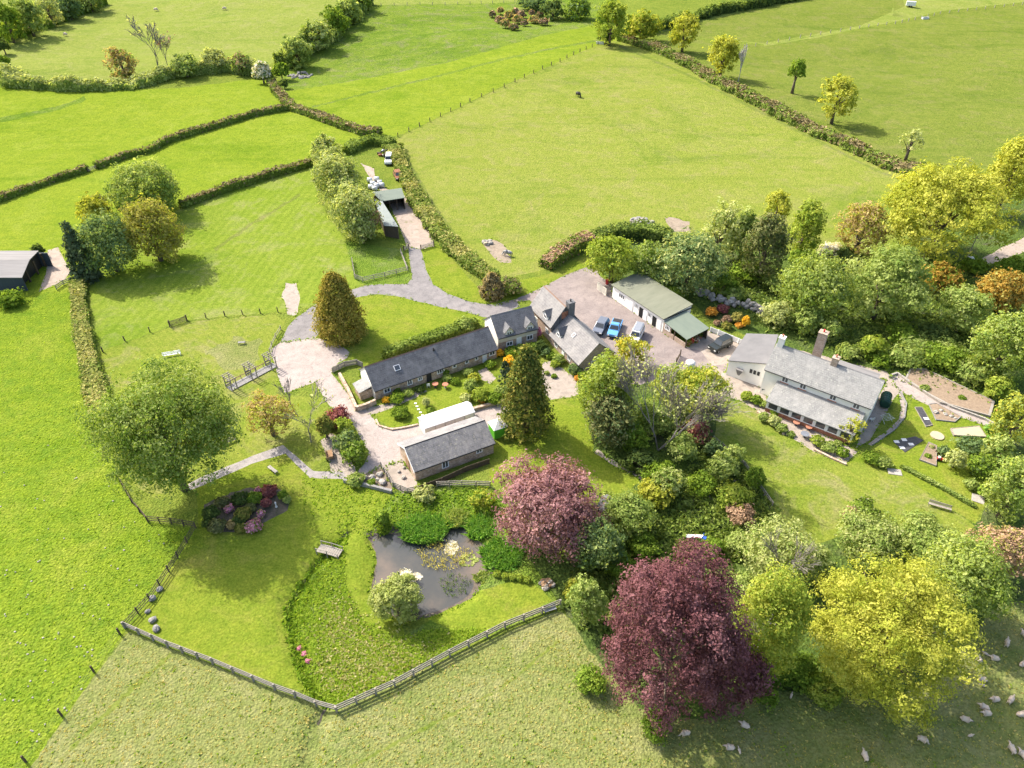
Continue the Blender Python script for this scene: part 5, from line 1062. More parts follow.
# ------------------------------------------------------------------ fences, walls and gates
def runs(pts, step):
    wp = [P(*q) for q in pts]; out = [wp[0]]
    for a, b in zip(wp, wp[1:]):
        n = max(1, round((b - a).length / step)); out += [a.lerp(b, k / n) for k in range(1, n + 1)]
    for p in out: p.z = float(hgt(p.x, p.y))
    return out
def fence(label, pts, step=2.6, h=1.2, rails=3, m_='wood', name='post_and_rail_fence', rw=.09, pw=.07, wire=False, lean=0, group=None):
    ps = runs(pts, step)[:101]; o = ps[0].copy(); t = thing(name, label, 'fence', o, 0, group); rr = random.Random(len(label)); me = None
    for p in ps:
        q = p - o
        if me is None: b = MB().box(-pw, pw, -pw, pw, -.25, h + .08).build('post', M[m_], t); me = b.data
        else: b = link('post', me, t)
        b.location = q; b.rotation_euler = (rr.gauss(0, .03) + lean, rr.gauss(0, .03), rr.uniform(0, .5))
    for k in range(rails):
        z = h * (k + 1) / rails - .08; m = MB()
        for a, b in zip(ps, ps[1:]):
            a_, b_ = a - o, b - o; d = (b_ - a_); n = Vector((-d.y, d.x, 0)).normalized() * (.004 if wire else .03); off = n * 3 if not wire else n * 0; zz = rr.gauss(0, .02); v = .004 if wire else rw
            m.hull8([a_ + off - n + Vector((0, 0, z - v)), b_ + off - n + Vector((0, 0, z - v + zz)), b_ + off + n + Vector((0, 0, z - v + zz)), a_ + off + n + Vector((0, 0, z - v))], [a_ + off - n + Vector((0, 0, z + v)), b_ + off - n + Vector((0, 0, z + v + zz)), b_ + off + n + Vector((0, 0, z + v + zz)), a_ + off + n + Vector((0, 0, z + v))])
        m.build('wire' if wire else 'rail', M['gutter' if wire else m_], t)
    return t
fence('sturdy grey post and rail fence between lower lawn and dry pasture', [(125,628),(168,647),(213,664),(275,690),(337,712)], 2.6, 1.25, 3, rw=.12, pw=.1)
fence('grey post and rail fence between meadow and dry pasture', [(337,712),(395,686),(450,656),(505,628),(560,606)], 2.6, 1.25, 3, rw=.12, pw=.1)
W_ = 'wire fence lines'
fence('wire fence with sparse posts dividing bright field and dry pasture', [(120,634),(94,672),(62,716),(26,762),(0,796)], 4.2, 1.2, 4, 'wood_dark', 'wire_fence', pw=.09, wire=True)
fence('dark wire fence between bright left field and lower lawn', [(119,480),(132,503),(148,522),(172,524),(196,528),(178,558),(150,600),(126,627)], 2.4, 1.2, 3, 'wood_dark', 'rail_fence', rw=.05)
fence('low paddock fence of dark posts below the striped grass', [(103,352),(125,341),(150,332),(170,325),(187,320),(225,316),(278,312)], 3.2, 1.1, 3, 'wood_dark', 'wire_fence', pw=.09, wire=True)
fence('small post and rail fence round the grass below the stables', [(352,262),(355,279),(363,282),(385,277),(408,271),(401,253)], 2.2, 1.15, 3, 'wood', rw=.07)
fence('long wire fence between the big pasture and the upper middle field', [(398,137),(430,122),(470,102),(515,82),(560,62),(598,45)], 6.0, 1.3, 4, 'wood_dark', 'wire_fence', pw=.12, wire=True)
fence('pale wire fence crossing the top right fields', [(744,48),(800,38),(850,30),(895,24),(940,14),(985,9),(1040,3)], 6.0, 1.3, 4, 'wood', 'wire_fence', pw=.12, wire=True)
fence('straight wire fence along the far hill at the top centre', [(368,6),(420,5),(470,4),(515,3)], 6.0, 1.3, 4, 'wood', 'wire_fence', pw=.12, wire=True)
fence('dark slatted fence hiding the foot of the stone barn', [(420,491),(442,483),(466,472),(489,464)], 1.8, 1.05, 6, 'wood_dark', 'slatted_fence', rw=.09)
fence('short grey rail fence on the grass below the slatted one', [(437,487),(462,486),(490,487)], 2.0, 1.1, 3, 'wood')
fence('fence of grey posts along the barn side dirt', [(381,467),(387,477),(393,487),(408,493),(418,491)], 1.6, 1.0, 3, 'wood')
fence('white painted fence behind the black car', [(710,332),(725,338),(744,346)], 1.6, 1.1, 5, 'frame', 'white_fence', rw=.08)
fence('dark fence at the rear of the cottage patio', [(333,373),(345,367),(357,365),(363,368)], 1.6, 1.2, 6, 'wood', rw=.08)
fence('bent white rail beside the entrance of the concrete yard', [(281,330),(276,338),(272,346),(270,353)], 2.2, 1.0, 2, 'wood', rw=.06)
fence('thin rail fence at the edge of the right lawn', [(713,440),(744,466),(757,485),(772,506)], 2.0, .8, 2, 'wood', rw=.08)
fence('pale fence around the far shed corner by the dirt ramp', [(57,290),(64,285),(72,282)], 2.0, 1.1, 3, 'wood')
fence('fence with dark posts along the stable track hedge', [(403,188),(413,206),(424,226),(434,244)], 3.0, 1.1, 3, 'wood_dark', 'wire_fence', wire=True)
def gate(label, a, b, h=1.15, m_='wood', name='field_gate'):
    A, B = P(*a), P(*b); d = B - A; L = math.hypot(d.x, d.y); t = thing(name, label, 'gate', A, math.atan2(d.y, d.x))
    m = MB()
    for k in range(5): z = .2 + (h - .25) * k / 4; m.box(.08, L - .08, -.025, .025, z - .05, z + .05)
    m.build('bars', M[m_], t); MB().hull8([(.1,-.05,.2),(.3,-.05,.2),(.3,-.026,.2),(.1,-.026,.2)], [(L-.3,-.05,h-.05),(L-.1,-.05,h-.05),(L-.1,-.026,h-.05),(L-.3,-.026,h-.05)]).build('brace', M[m_], t)
    for x in (0, L): MB().box(x - .09, x + .09, -.09, .09, -.3, h + .25).build('gate_post', M['wood_dark'], t)
gate('wooden hurdle gate in the paddock fence', (170,327), (187,321), 1.2, 'wood_dark'); gate('gate at the mouth of the stable yard', (421,250), (434,246)); gate('grey gate beside the stable rails', (404,251), (409,249))
gate('field gate in the gap of the left hedges', (88,172), (97,169)); gate('dark gate standing open in the yard', (676,364), (680,356), 1.2, 'wood_dark')
def wall(label, pts, w, h, m_, name='stone_wall'):
    ps = runs(pts, 1.5); o = ps[0].copy(); m = MB(); rr = random.Random(len(label))
    for a, b in zip(ps, ps[1:]):
        a_, b_ = a - o, b - o; d = b_ - a_; n = Vector((-d.y, d.x, 0)).normalized() * w / 2; d = d.normalized() * .0; hz = h * rr.uniform(.92, 1.06)
        m.hull8([a_ - n + Vector((0,0,-.2)), b_ - n + Vector((0,0,-.2)), b_ + n + Vector((0,0,-.2)), a_ + n + Vector((0,0,-.2))], [a_ - n + Vector((0,0,hz)), b_ - n + Vector((0,0,hz)), b_ + n + Vector((0,0,hz)), a_ + n + Vector((0,0,hz))])
    return tag(m.build(name, M[m_], None, loc=o), label, 'wall')
wall('pale timber panel screen at the road end of the green shed', [(597,289),(606,296)], .12, 1.8, 'cream', 'timber_screen')
wall('low stone wall round the patio at the white gable end', [(340,377),(349,393),(357,411),(367,408),(376,404)], .45, 1.0, 'stone')
wall('dark retaining wall below the rockery', [(344,482),(360,485),(376,489),(392,493)], .4, .6, 'rock_grey')
wall('curved kerb wall edging the oval lawn', [(376,420),(379,426),(392,430),(405,428),(418,425)], .3, .25, 'stone')
wall('low wall between cottage garden and marquee gravel', [(471,411),(486,407),(504,402)], .5, .6, 'stone')
wall('garden wall curving from the house to the long bed', [(888,377),(897,374),(907,381),(926,394),(950,407),(985,420),(1000,428)], .3, .4, 'rock')
wall('narrow edging wall between house yard and garden', [(900,392),(906,404),(904,418),(893,431),(872,445)], .22, .25, 'rock_grey')
wall('stone edging of the terrace border', [(757,412),(770,421),(783,429),(783,435)], .35, .3, 'stone'); wall('stone edging of the lower terrace border', [(814,450),(830,458),(846,465)], .35, .3, 'stone')
def rocks(label, name, cat, items, m_='rock', group=None, single=None):
    for i, (x, y, r) in enumerate(items):
        p = P(x, y); s = r / ppm(p); rr = random.Random(int(x * 7 + y)); b = MB().blob((0, 0, s * .35), (s, s * rr.uniform(.7, .95), s * .7), 8, 5, .22, rr).build(name, M[m_], None, loc=p, rz=rr.uniform(0, 3)); tag(b, single[i] if single else label, cat, group)
rocks('', 'boulder', 'boulder', [(160,590,3.4),(153,599,4.0),(148,612,3),(153,621,4.2),(157,629,4.2)], 'rock_grey', 'boulders beside the lawn fence', ['small boulder highest up the lawn fence','boulder second from top along the lawn fence','dark boulder half hidden in weeds by the lawn fence','pale boulder second from the fence corner','pale boulder nearest the fence corner'])
rocks('', 'rockery_stone', 'stone', [(365,478,3),(372,478,3.6),(380,475,3.4),(378,480,2.6),(383,483,4),(399,472,2.2),(404,478,2.4),(404,468,2)], 'rock', 'stones of the rockery', ['leftmost pale rockery stone','big pale rockery stone beside the leftmost','pale rockery stone at the top','small stone in the centre of the rockery','largest rockery stone at the right end','lone stone on the dirt left of the barn','stone lying near the barn corner','small stone by the barn side door'])
def pile(label, name, cat, x, y, rx, ry, n, r, mats, h=1.0):
    c = P(x, y); pm = ppm(c); t = MB(); rr = random.Random(int(x + y)); q = pm * abs(math.sin(math.asin((CH) / math.dist((0,0,CH), c))))
    for i in range(n):
        a, k = rr.uniform(0, 6.28), rr.random() ** .5; s = r * rr.uniform(.5, 1.2); t.blob((math.cos(a) * k * rx / pm, math.sin(a) * k * ry / q, s * .3 + (1 - k) * h), (s, s * .8, s * .6), 7, 4, .25, rr, rr.randrange(len(mats)))
    return tag(t.build(name, [M[k] for k in mats], None, loc=c), label, cat)
pile('heap of pale stone and rubble beside the big pasture hedge', 'stone_heap', 'heap', 641, 224, 11, 5, 46, .8, ('rock', 'rock_grey', 'wood'))
pile('white and grey rubble beside the bare patch near the road', 'stone_heap', 'heap', 486, 243, 5, 3, 12, .6, ('rock', 'sand'), .3)
pile('heap of dark scrap behind the old white van', 'scrap_heap', 'heap', 386, 154, 7, 3.5, 24, .7, ('rust', 'gutter', 'wood_dark', 'metal'))
pile('grey rubble mound at the foot of the climbing tree row', 'stone_heap', 'heap', 300, 76, 12, 3, 30, .9, ('rock_grey', 'wood'), .3)
pile('pile of logs and planks by the pond path', 'log_pile', 'logs', 546, 585, 7, 4, 18, .45, ('wood', 'wood_warm', 'wood_dark'), .4)
m = MB(); rr = random.Random(8); ps = runs([(699,294),(713,300),(731,305),(754,310),(765,319)], .8); o = ps[0].copy()
for p in ps:
    for k in range(3): m.blob((p.x - o.x + rr.uniform(-.6,.6), p.y - o.y + rr.uniform(-.6,.6), rr.uniform(.2, 1.3)), (rr.uniform(.4,.8), rr.uniform(.4,.7), rr.uniform(.3,.6)), 7, 4, .25, rr)
tag(m.build('rock_wall', M['rock'], None, loc=o), 'rough wall of pale boulders on the bank behind the lean to', 'wall')
# ------------------------------------------------------------------ livestock
M['wool'] = rough_mat('sheep wool', (.50,.40,.30), (.64,.53,.42), 6, .95, (1,1,1), .03); M['sheep_face'] = mat('sheep face', (.12,.10,.085), .8); M['pale_face'] = mat('pale sheep face', (.36,.30,.24), .8)
M['cow_hide'] = mat('black hide', (.015,.014,.013), .6); M['pony_hide'] = rough_mat('dappled hide', (.06,.06,.06), (.6,.58,.55), 1.6, .7)
def skin_mesh(name, joints, edges, m_, sub=1):
    me = bpy.data.meshes.new(name); me.from_pydata([j[:3] for j in joints], edges, []); o = bpy.data.objects.new(name, me); C.objects.link(o)
    md = o.modifiers.new('skin', 'SKIN'); md.use_smooth_shade = True
    for v, j in zip(me.skin_vertices[0].data, joints): v.radius = (j[3], j[4] if len(j) > 4 else j[3])
    me.skin_vertices[0].data[0].use_root = True; s = o.modifiers.new('sub', 'SUBSURF'); s.levels = sub; s.render_levels = sub
    dg = bpy.context.evaluated_depsgraph_get(); r = bpy.data.meshes.new_from_object(o.evaluated_get(dg)); r.name = name; r.materials.clear(); r.materials.append(M[m_]); bpy.data.objects.remove(o); return r
def animal_mesh(name, s, body, legs=True, lying=False, graze=False, m_='wool'):
    L = .42 * s; z = .62 * s if not lying else .3 * s; R_ = .24 * s * body
    J = [(0,0,z,R_*1.08,R_), (L*.7,0,z+.02*s,R_*.98,R_*.98), (L*1.15,0,z+.1*s,R_*.62,R_*.6), (-L*.7,0,z,R_*1.0,R_*.98), (-L*1.2,0,z-.02*s,R_*.6,R_*.55)]
    hz = (.22 * s if graze else z + (.12 if lying else .24) * s); J += [(L*1.5,0,(z+hz)/2 + .05*s,.10*s,.12*s), (L*1.75,0,hz,.085*s,.095*s), (L*2.15,0,hz-.07*s,.05*s,.055*s), (-L*1.45,0,z-.18*s,.03*s,.03*s)]
    E = [(0,1),(1,2),(0,3),(3,4),(2,5),(5,6),(6,7),(4,8)]
    if not lying:
        for sx, par in ((L*.95, 1), (-L*.95, 3)):
            for sy in (-1, 1):
                k = len(J); off = -.05*s if sx < 0 else .02*s
                J += [(sx, sy*R_*.55, z*.62, .075*s), (sx+off, sy*R_*.55, z*.3, .04*s), (sx, sy*R_*.55, .02, .035*s)]; E += [(par,k),(k,k+1),(k+1,k+2)]
    else:
        for sx, par in ((L*.9, 1), (-L*.8, 3)):
            for sy in (-1, 1): k = len(J); J += [(sx+.03*s, sy*R_*.7, .1*s, .06*s), (sx+.14*s, sy*R_*.75, .05*s, .035*s)]; E += [(par,k),(k,k+1)]
    return skin_mesh(name, J, E, m_)
sm = {'lie': animal_mesh('sheep_body', 1.2, 1.4, lying=True), 'graze': animal_mesh('sheep_body', 1.2, 1.3, graze=True), 'stand': animal_mesh('sheep_body', 1.2, 1.3), 'lamb': animal_mesh('lamb_body', .72, .95), 'lamb_lie': animal_mesh('lamb_body', .75, 1.0, lying=True)}
def sheep(label, x, y, pose, deg, group='sheep resting on the shaded pasture', name='sheep', s=.74, face='pale_face'):
    t = thing(name, label, 'lamb' if 'lamb' in pose else 'sheep', P(x, y), R(deg), group); b = link('body', sm[pose], t); b.scale = (s, s, s)
    k = (1.2 if 'lamb' not in pose else .74) * s; z = (.3 if 'lie' in pose else .62) * k; L = .42 * k; hz = .22 * k if pose == 'graze' else z + (.12 if 'lie' in pose else .24) * k
    f = MB().blob((L*2.0, 0, hz-.04*k), (.15*k, .07*k, .075*k), 7, 5)
    for sy in (-1, 1): f.hull8([(L*1.72, sy*.06*k, hz+.03*k), (L*1.8, sy*.06*k, hz+.03*k), (L*1.8, sy*.17*k, hz+.01*k), (L*1.72, sy*.17*k, hz+.01*k)], [(L*1.72, sy*.06*k, hz+.06*k), (L*1.8, sy*.06*k, hz+.06*k), (L*1.8, sy*.17*k, hz+.03*k), (L*1.72, sy*.17*k, hz+.03*k)])
    f.build('face', M[face], t, smooth=True)
for a in (('pale sheep standing on the shaded grass farthest up beside the green tree', 1005.6, 645, 'stand', 60), ('sheep cut by the right picture edge, farthest up the slope', 1023, 637, 'stand', 100), ('sheep lying closest to the yellow maple branches', 978, 660, 'lie', 100),
          ('small lamb left of the broad lying sheep near the yellow maple', 985, 655, 'lamb', 150), ('broad sheep lying beside the small lamb near the yellow maple', 994.5, 659, 'lie', 160), ('sheep at the right edge level with the broad lying one', 1022, 665, 'lie', 20),
          ('reddish sheep lying with its lamb just below, below the upper pair', 982, 680, 'lie', 155), ('lamb lying just below the reddish sheep', 983, 686, 'lamb_lie', 165), ('plump sheep lying alone in the middle of the flock', 995, 700, 'lie', 180),
          ('sheep turning its head right of the plump lying one', 1009, 702, 'stand', 40), ('upper sheep of the close pair left of the plump one', 984, 708, 'lie', 150), ('whiter lower sheep of the close pair left of the plump one', 986.5, 714, 'lie', 175),
          ('sheep at the right edge below the head turning one', 1020, 715, 'lie', 5), ('sheep with dark face lying lower left of the close pair', 964.5, 720, 'lie', -25), ('pinkish lamb lying below the dark faced sheep', 970, 736, 'lamb_lie', 10),
          ('white sheep standing upright near the lower right corner', 1010.5, 751, 'stand', 95), ('big sheep in the lower right corner of the picture', 1021.4, 757, 'stand', 110), ('sheep standing at the foot of the dark copper beech', 685, 735, 'graze', 190),
          ('sheep lying below the right side of the dark copper beech', 730, 748, 'lie', 170), ('lamb standing beside the sheep below the copper beech', 739, 752, 'lamb', 100), ('sheep half hidden under the right boughs of the copper beech', 745, 726, 'lie', 150),
          ('white sheep grazing below the middle of the yellow maple', 921, 741, 'graze', -30), ('lone sheep at the bottom edge in the patch of sunlight', 864, 758, 'stand', 95), ('lamb in the shade between copper beech and yellow maple', 790.6, 697, 'lamb', 60)):
    sheep(*a, face='sheep_face' if 'dark face' in a[0] else 'pale_face')
F_ = 'sheep on the far top left field'
for a in (('white sheep on the far hill left of the middle', 156, 11, 'graze', 10), ('white sheep on the far hill near the climbing tree row', 225, 10, 'graze', 200), ('white sheep on the far field closest to the corner trees', 66, 36, 'graze', 170)): sheep(*a, group=F_, s=1.3)
cw = thing('cow', 'black cow grazing alone in the big pasture', 'cow', P(578,97), R(-60)); b = link('body', animal_mesh('cow_body', 2.2, .95, graze=True, m_='cow_hide'), cw)
for sy in (-1, 1): MB().tube([(1.6, sy * .15, .62), (1.6, sy * .34, .72)], [.05, .02], 5).build('ear', M['cow_hide'], cw)
pn = thing('pony', 'dappled black and white pony standing near the road hedge', 'pony', P(508,256), R(165)); link('body', animal_mesh('pony_body', 1.75, .85, graze=True, m_='pony_hide'), pn)
MB().hull8([(.95,-.03,.75),(1.35,-.03,.55),(1.35,.03,.55),(.95,.03,.75)], [(.9,-.03,1.25),(1.3,-.03,.8),(1.3,.03,.8),(.9,.03,1.25)]).build('mane', M['gutter'], pn); MB().tube([(-.95,0,1.1),(-1.1,0,.8),(-1.05,0,.4)], [.07,.08,.03], 6).build('tail', M['gutter'], pn)
# ------------------------------------------------------------------ garden furniture and structures
def bench(label, x, y, deg, m_, w=1.6, name='garden_bench', back=True):
    t = thing(name, label, 'bench', P(x, y), R(deg)); MB().box(-w/2, w/2, -.25, .02, .42, .47).box(-w/2, w/2, .04, .25, .42, .47).build('seat', M[m_], t)
    if back: MB().box(-w/2, w/2, .25, .3, .55, .66).box(-w/2, w/2, .25, .3, .74, .9).build('backrest', M[m_], t)
    for sx in (-1, 1):
        for y_, h in ((-.22, .42), (.27, .9 if back else .42)): MB().box(sx * (w/2 - .06) - .04, sx * (w/2 - .06) + .04, y_ - .035, y_ + .035, 0, h).build('leg', M[m_], t)
bench('long white bench on the grass above the huge left tree', 172, 356, 18, 'frame', 3.2); bench('grey bench beside the path near the huge left tree', 230, 443, 35, 'wood', 2.0); bench('pale stone bench on the lawn below the path', 273, 471, -40, 'rock', 2.0, back=False)
bench('blue grey bench at the end of the post and rail fence', 550, 611, 20, 'metal', 1.6); bench('small stone seat on the sunburnt grass above the walkway', 242, 344, 5, 'rock_grey', 1.3, back=False); bench('grey garden bench on the lower house lawn', 939, 508, -25, 'wood', 3.0)
for i, (bx, by, lab) in enumerate(((232,388,'timber arch at the lower left end of the walkway'), (252,377,'middle timber arch over the walkway'), (271.5,367,'timber arch at the concrete yard end of the walkway'))):
    p = P(bx, by); d = P(272,366) - P(232,388); a = math.atan2(d.y, d.x); t = thing('timber_arch', lab, 'pergola', p, a, 'timber arches over the garden walkway')
    for sy in (-1, 1):
        for sx in (-.5, .5): MB().box(sx - .08, sx + .08, sy * 1.0 - .08, sy * 1.0 + .08, -.2, 2.35).build('post', M['wood'], t)
    for sx in (-.5, .5): MB().box(sx - .05, sx + .05, -1.35, 1.35, 2.35, 2.53).build('beam', M['wood'], t)
    for k in range(5): y_ = -1.15 + k * .575; MB().box(-.8, .8, y_ - .04, y_ + .04, 2.535, 2.64).build('slat', M['wood'], t)
    MB().box(-.5, .5, 1.0, 1.06, .2, .5).box(-.5, .5, 1.0, 1.06, .8, 1.1).build('side_rail', M['wood'], t)
A = P(229,389.5); B = P(274,365.5); d = B - A; t = thing('walkway', 'raised plank walkway running under the timber arches', 'walkway', A, math.atan2(d.y, d.x)); L = d.length; m = MB(); k = 0
while k < L: m.box(k, k + .27, -.85, .85, .10, .16); k += .3
m.build('deck', M['rock_grey'], t); MB().box(0, L, .95, 1.02, .75, .87).build('handrail', M['wood_warm'], t)
for k in range(7): MB().box(L * k / 6 - .05, L * k / 6 + .05, .94, 1.03, -.1, .75).build('rail_post', M['wood'], t)
# bridge over the ditch
A = P(319,549); B = P(341,551); d = B - A; t = thing('footbridge', 'small wooden footbridge crossing the ditch to the pond lawn', 'bridge', Vector((A.x, A.y, 0)), math.atan2(d.y, d.x) + R(-12)); L = 3.4; m = MB()
for k in range(11): x = k * .31; m.box(x, x + .28, -.7, .7, .25 + .12 * math.sin(math.pi * x / L), .31 + .12 * math.sin(math.pi * x / L))
m.build('deck', M['wood'], t)
for sy in (-1, 1):
    MB().tube([(0, sy * .72, .95), (L / 2, sy * .72, 1.08), (L, sy * .72, .95)], .05, 6).build('handrail', M['wood'], t)
    for x in (.05, L / 2, L - .05): MB().box(x - .05, x + .05, sy * .72 - .05, sy * .72 + .05, -.4, 1.0).build('rail_post', M['wood'], t)
# cart on the gravel patch
t = thing('wooden_cart', 'brown wooden cart standing on the small gravel patch', 'cart', P(330,457), R(-72)); MB().box(-1.0, 1.0, -.5, .5, .5, .58).box(-1.0, 1.0, -.5, -.44, .58, .95).box(-1.0, 1.0, .44, .5, .58, .95).box(.94, 1.0, -.44, .44, .58, .95).build('tray', M['wood_warm'], t)
for sx in (-.6, .6):
    for sy in (-1, 1): MB().tube([(sx, sy * .56, .35), (sx, sy * .63, .35)], .35, 12).build('wheel', M['wood_dark'], t)
for sy in (-.3, .3): MB().tube([(-1.0, sy, .55), (-2.1, sy * .8, .7)], .04, 6).build('shaft', M['wood'], t)
# wrapped bales
bd = ['back left','back right','second row left','second row right','third row left','middle','third row right','front']
for (x, y), d_ in zip([(370,182),(377,181),(373,185.5),(380,184.5),(371,189),(377,187.5),(382,187),(375,190.5)], bd):
    p = P(x, y); rr = random.Random(int(x)); b = MB().tube([(-.65,0,.62),(-.6,0,.62),(.6,0,.62),(.65,0,.62)], [.5,.63,.63,.5], 14).build('wrapped_bale', M['plastic_white'], None, smooth=True, loc=p, rz=rr.uniform(-.2,.2)); tag(b, f'{d_} white wrapped bale in the stack beside the stables', 'bale', 'white wrapped bales beside the stables')
# garden beds and oddments
def bed(label, pts, m_, frame='wood', h=.22, name='garden_bed', cat='garden bed', patches=()):
    ps = [P(*q) for q in pts]; o = ps[0].copy(); ar = sum(a.x * b.y - b.x * a.y for a, b in zip(ps, ps[1:] + ps[:1]))
    if ar < 0: ps = ps[::-1]
    t = thing(name, label, cat, o); q = [(p.x - o.x, p.y - o.y) for p in ps]; MB().prism(q, 'z', -.1, h).build('soil', M[m_], t)
    cx = sum(a for a, b in q) / len(q); cy = sum(b for a, b in q) / len(q)
    if frame:
        m = MB()
        for a, b in zip(q, q[1:] + q[:1]): e = lambda p, k: (cx + (p[0] - cx) * k, cy + (p[1] - cy) * k); A_, B_ = e(a, 1.003), e(b, 1.003); A2, B2 = e(a, 1.06), e(b, 1.06); m.hull8([(*A2, -.1), (*B2, -.1), (*B_, -.1), (*A_, -.1)], [(*A2, h + .06), (*B2, h + .06), (*B_, h + .06), (*A_, h + .06)])
        m.build('board', M[frame], t)
    for (x, y) in patches: p = P(x, y); MB().box(p.x - o.x - .4, p.x - o.x + .4, p.y - o.y - .3, p.y - o.y + .3, h + .003, h + .03).build('paving_slab', M['plastic_white'], t)
    return t
bed('black sheeted garden bed with white slabs near the house', [(893,441.5),(905,452.5),(923.5,440.5),(915,436.5)], 'black_sheet', None, .06, patches=[(896.5,442),(904,440),(911,444.5),(902,448)])
bed('narrow dark grey bed below the curved garden wall', [(915,408),(922,408),(932,425),(925.5,426.5)], 'black_sheet', 'wood', .1, patches=[(926,419)])
bed('triangular raised bed with bare soil in the vegetable garden', [(928,443.5),(936,447),(935.5,466),(919.5,460)], 'peat', 'wood')
bed('sandy raised bed right of the sand circle', [(951,429.5),(978,427),(985,437.5),(954,436)], 'sand', 'wood')
bed('rocky bed of stones and boxes below the garden wall', [(929,405),(936,404),(960,417),(954,422),(936,420)], 'peat', 'rock_grey', .15)
bed('long raised soil bed under the wooded bank', [(911,371),(925,371),(991,402),(987,416),(940,403),(906,381)], 'peat', 'wood', .35)
rocks('', 'stone', 'stone', [(935.5,413,3),(945,415,2.4),(951,417,2.4),(955,419,2),(941,411,2)], 'rock', 'stones in the rocky garden bed', ['whitest and biggest stone of the rocky bed','middle stone of the rocky bed','stone right of the middle one in the rocky bed','rightmost stone in the rocky bed','small upper stone in the rocky bed'])
p = P(937,436); MB_ = MB().lathe([(1.05, -.05), (1.05, .16)], (0,0,0), 20); tag(MB_.build('sand_pit', M['sand'], None, loc=p), 'round sand pit on the vegetable garden lawn', 'sand pit')
def slab_at(label, x, y, w, d, deg): tag(MB().box(-w/2, w/2, -d/2, d/2, -.05, .08).build('paving_slab', M['rock'], None, loc=P(x, y), rz=R(deg)), label, 'slab')
slab_at('pale slab on the lawn at the start of the low clipped row', 894.5, 472, 2.0, 1.3, -12); slab_at('square pale slab at the far end of the low clipped row', 978, 499, 1.7, 1.7, -30)
def ride_on(label, x, y, deg):
    t = thing('toy_tractor', label, 'toy', P(x, y), R(deg)); MB().box(-.5, .5, -.22, .22, .2, .5).build('body', M['plastic_red'], t, bevel=.04); MB().box(-.45, -.1, -.2, .2, .5, .75).build('seat', M['plastic_white'], t)
    for sx, r in ((-.35, .24), (.35, .16)):
        for sy in (-1, 1): MB().tube([(sx, sy * .24, r), (sx, sy * .34, r)], r, 10).build('wheel', M['tyre'], t)
ride_on('red toy tractor beside the upper edge of the triangular bed', 938.5, 452, 40); ride_on('red and white toy tractor at the lower edge of the triangular bed', 940, 460.5, -20)
tag(MB().blob((0,0,.35), (.36,.36,.36), 12, 8).build('play_ball', M['plastic_red'], None, smooth=True, loc=P(996.5,413)), 'red ball lying at the right end of the long soil bed', 'ball')
t = thing('oil_tank', 'dark green ribbed tank at the right end of the farmhouse', 'tank', P(884,404), R(62)); MB().tube([(-1.5,0,1.0),(-1.4,0,1.0),(1.4,0,1.0),(1.5,0,1.0)], [.6,.85,.85,.6], 18).build('body', M['plastic_green'], t, smooth=True)
for k in range(5): MB().tube([(-1.2 + k * .6, 0, 1.0), (-1.12 + k * .6, 0, 1.0)], .9, 18).build('rib', M['plastic_green'], t)
for sx in (-1, 1): MB().box(sx - .12, sx + .12, -.6, .6, -.1, .4).build('support', M['rock_grey'], t)
def chair(label, x, y, deg, m_='plastic_white'):
    t = thing('garden_chair', label, 'chair', P(x, y), R(deg)); MB().box(-.28,.28,-.28,.28,.4,.46).build('seat', M[m_], t); MB().box(-.28,.28,.26,.32,.46,.95).build('backrest', M[m_], t)
    for sx in (-1, 1):
        for sy in (-1, 1): MB().box(sx*.24-.03, sx*.24+.03, sy*.24-.03, sy*.24+.03, 0, .4).build('leg', M[m_], t)
def table(label, x, y, r=.55, m_='terracotta'):
    t = thing('round_table', label, 'table', P(x, y)); MB().lathe([(r, .7), (r, .76)], (0,0,0), 16).build('tabletop', M[m_], t); MB().lathe([(.25, 0), (.06, .08), (.06, .7)], (0,0,0), 8).build('pedestal', M['gutter'], t)
chair('white chair on the gravel beside the green tank', 871, 421, 200); chair('second white chair close to the house wall by the tank', 867, 415, 160)
table('left terracotta round table on the cottage patio', 435.5, 387); table('right terracotta round table on the cottage patio', 445.5, 387.5); table('terracotta round table at the upper end of the house terrace', 795.5, 425.5); table('terracotta round table further down the house terrace', 808, 430); table('grey metal table beside the terrace border', 804, 437, .7, 'metal')
chair('white chair by the dark cottage door', 428.5, 387, 190)
t = thing('clothes_airer', 'pale folding clothes airer on the grass beside the tank', 'airer', P(886,421), R(20))
for k in range(6): MB().tube([(-.9, -.7 + k * .28, .9), (.9, -.7 + k * .28, .9)], .025, 4).build('rail', M['plastic_white'], t)
for sx in (-.8, .8): MB().tube([(sx, -.6, 0), (sx, .6, .9)], .03, 4).tube([(sx, .6, 0), (sx, -.6, .9)], .03, 4).build('leg', M['plastic_white'], t)
def bin_(label, x, y, m_='plastic_green'):
    t = thing('wheelie_bin', label, 'bin', P(x, y), R(-30)); MB().hull8([(-.22,-.25,0),(.22,-.25,0),(.22,.25,0),(-.22,.25,0)], [(-.29,-.34,1.0),(.29,-.34,1.0),(.29,.34,1.0),(-.29,.34,1.0)]).build('body', M[m_], t); MB().box(-.31,.31,-.36,.36,1.003,1.08).build('lid', M[m_], t)
bin_('green bin in the corner between wing and farmhouse', 763, 393); bin_('red bin behind the wooden panel gate', 607, 284, 'plastic_red')
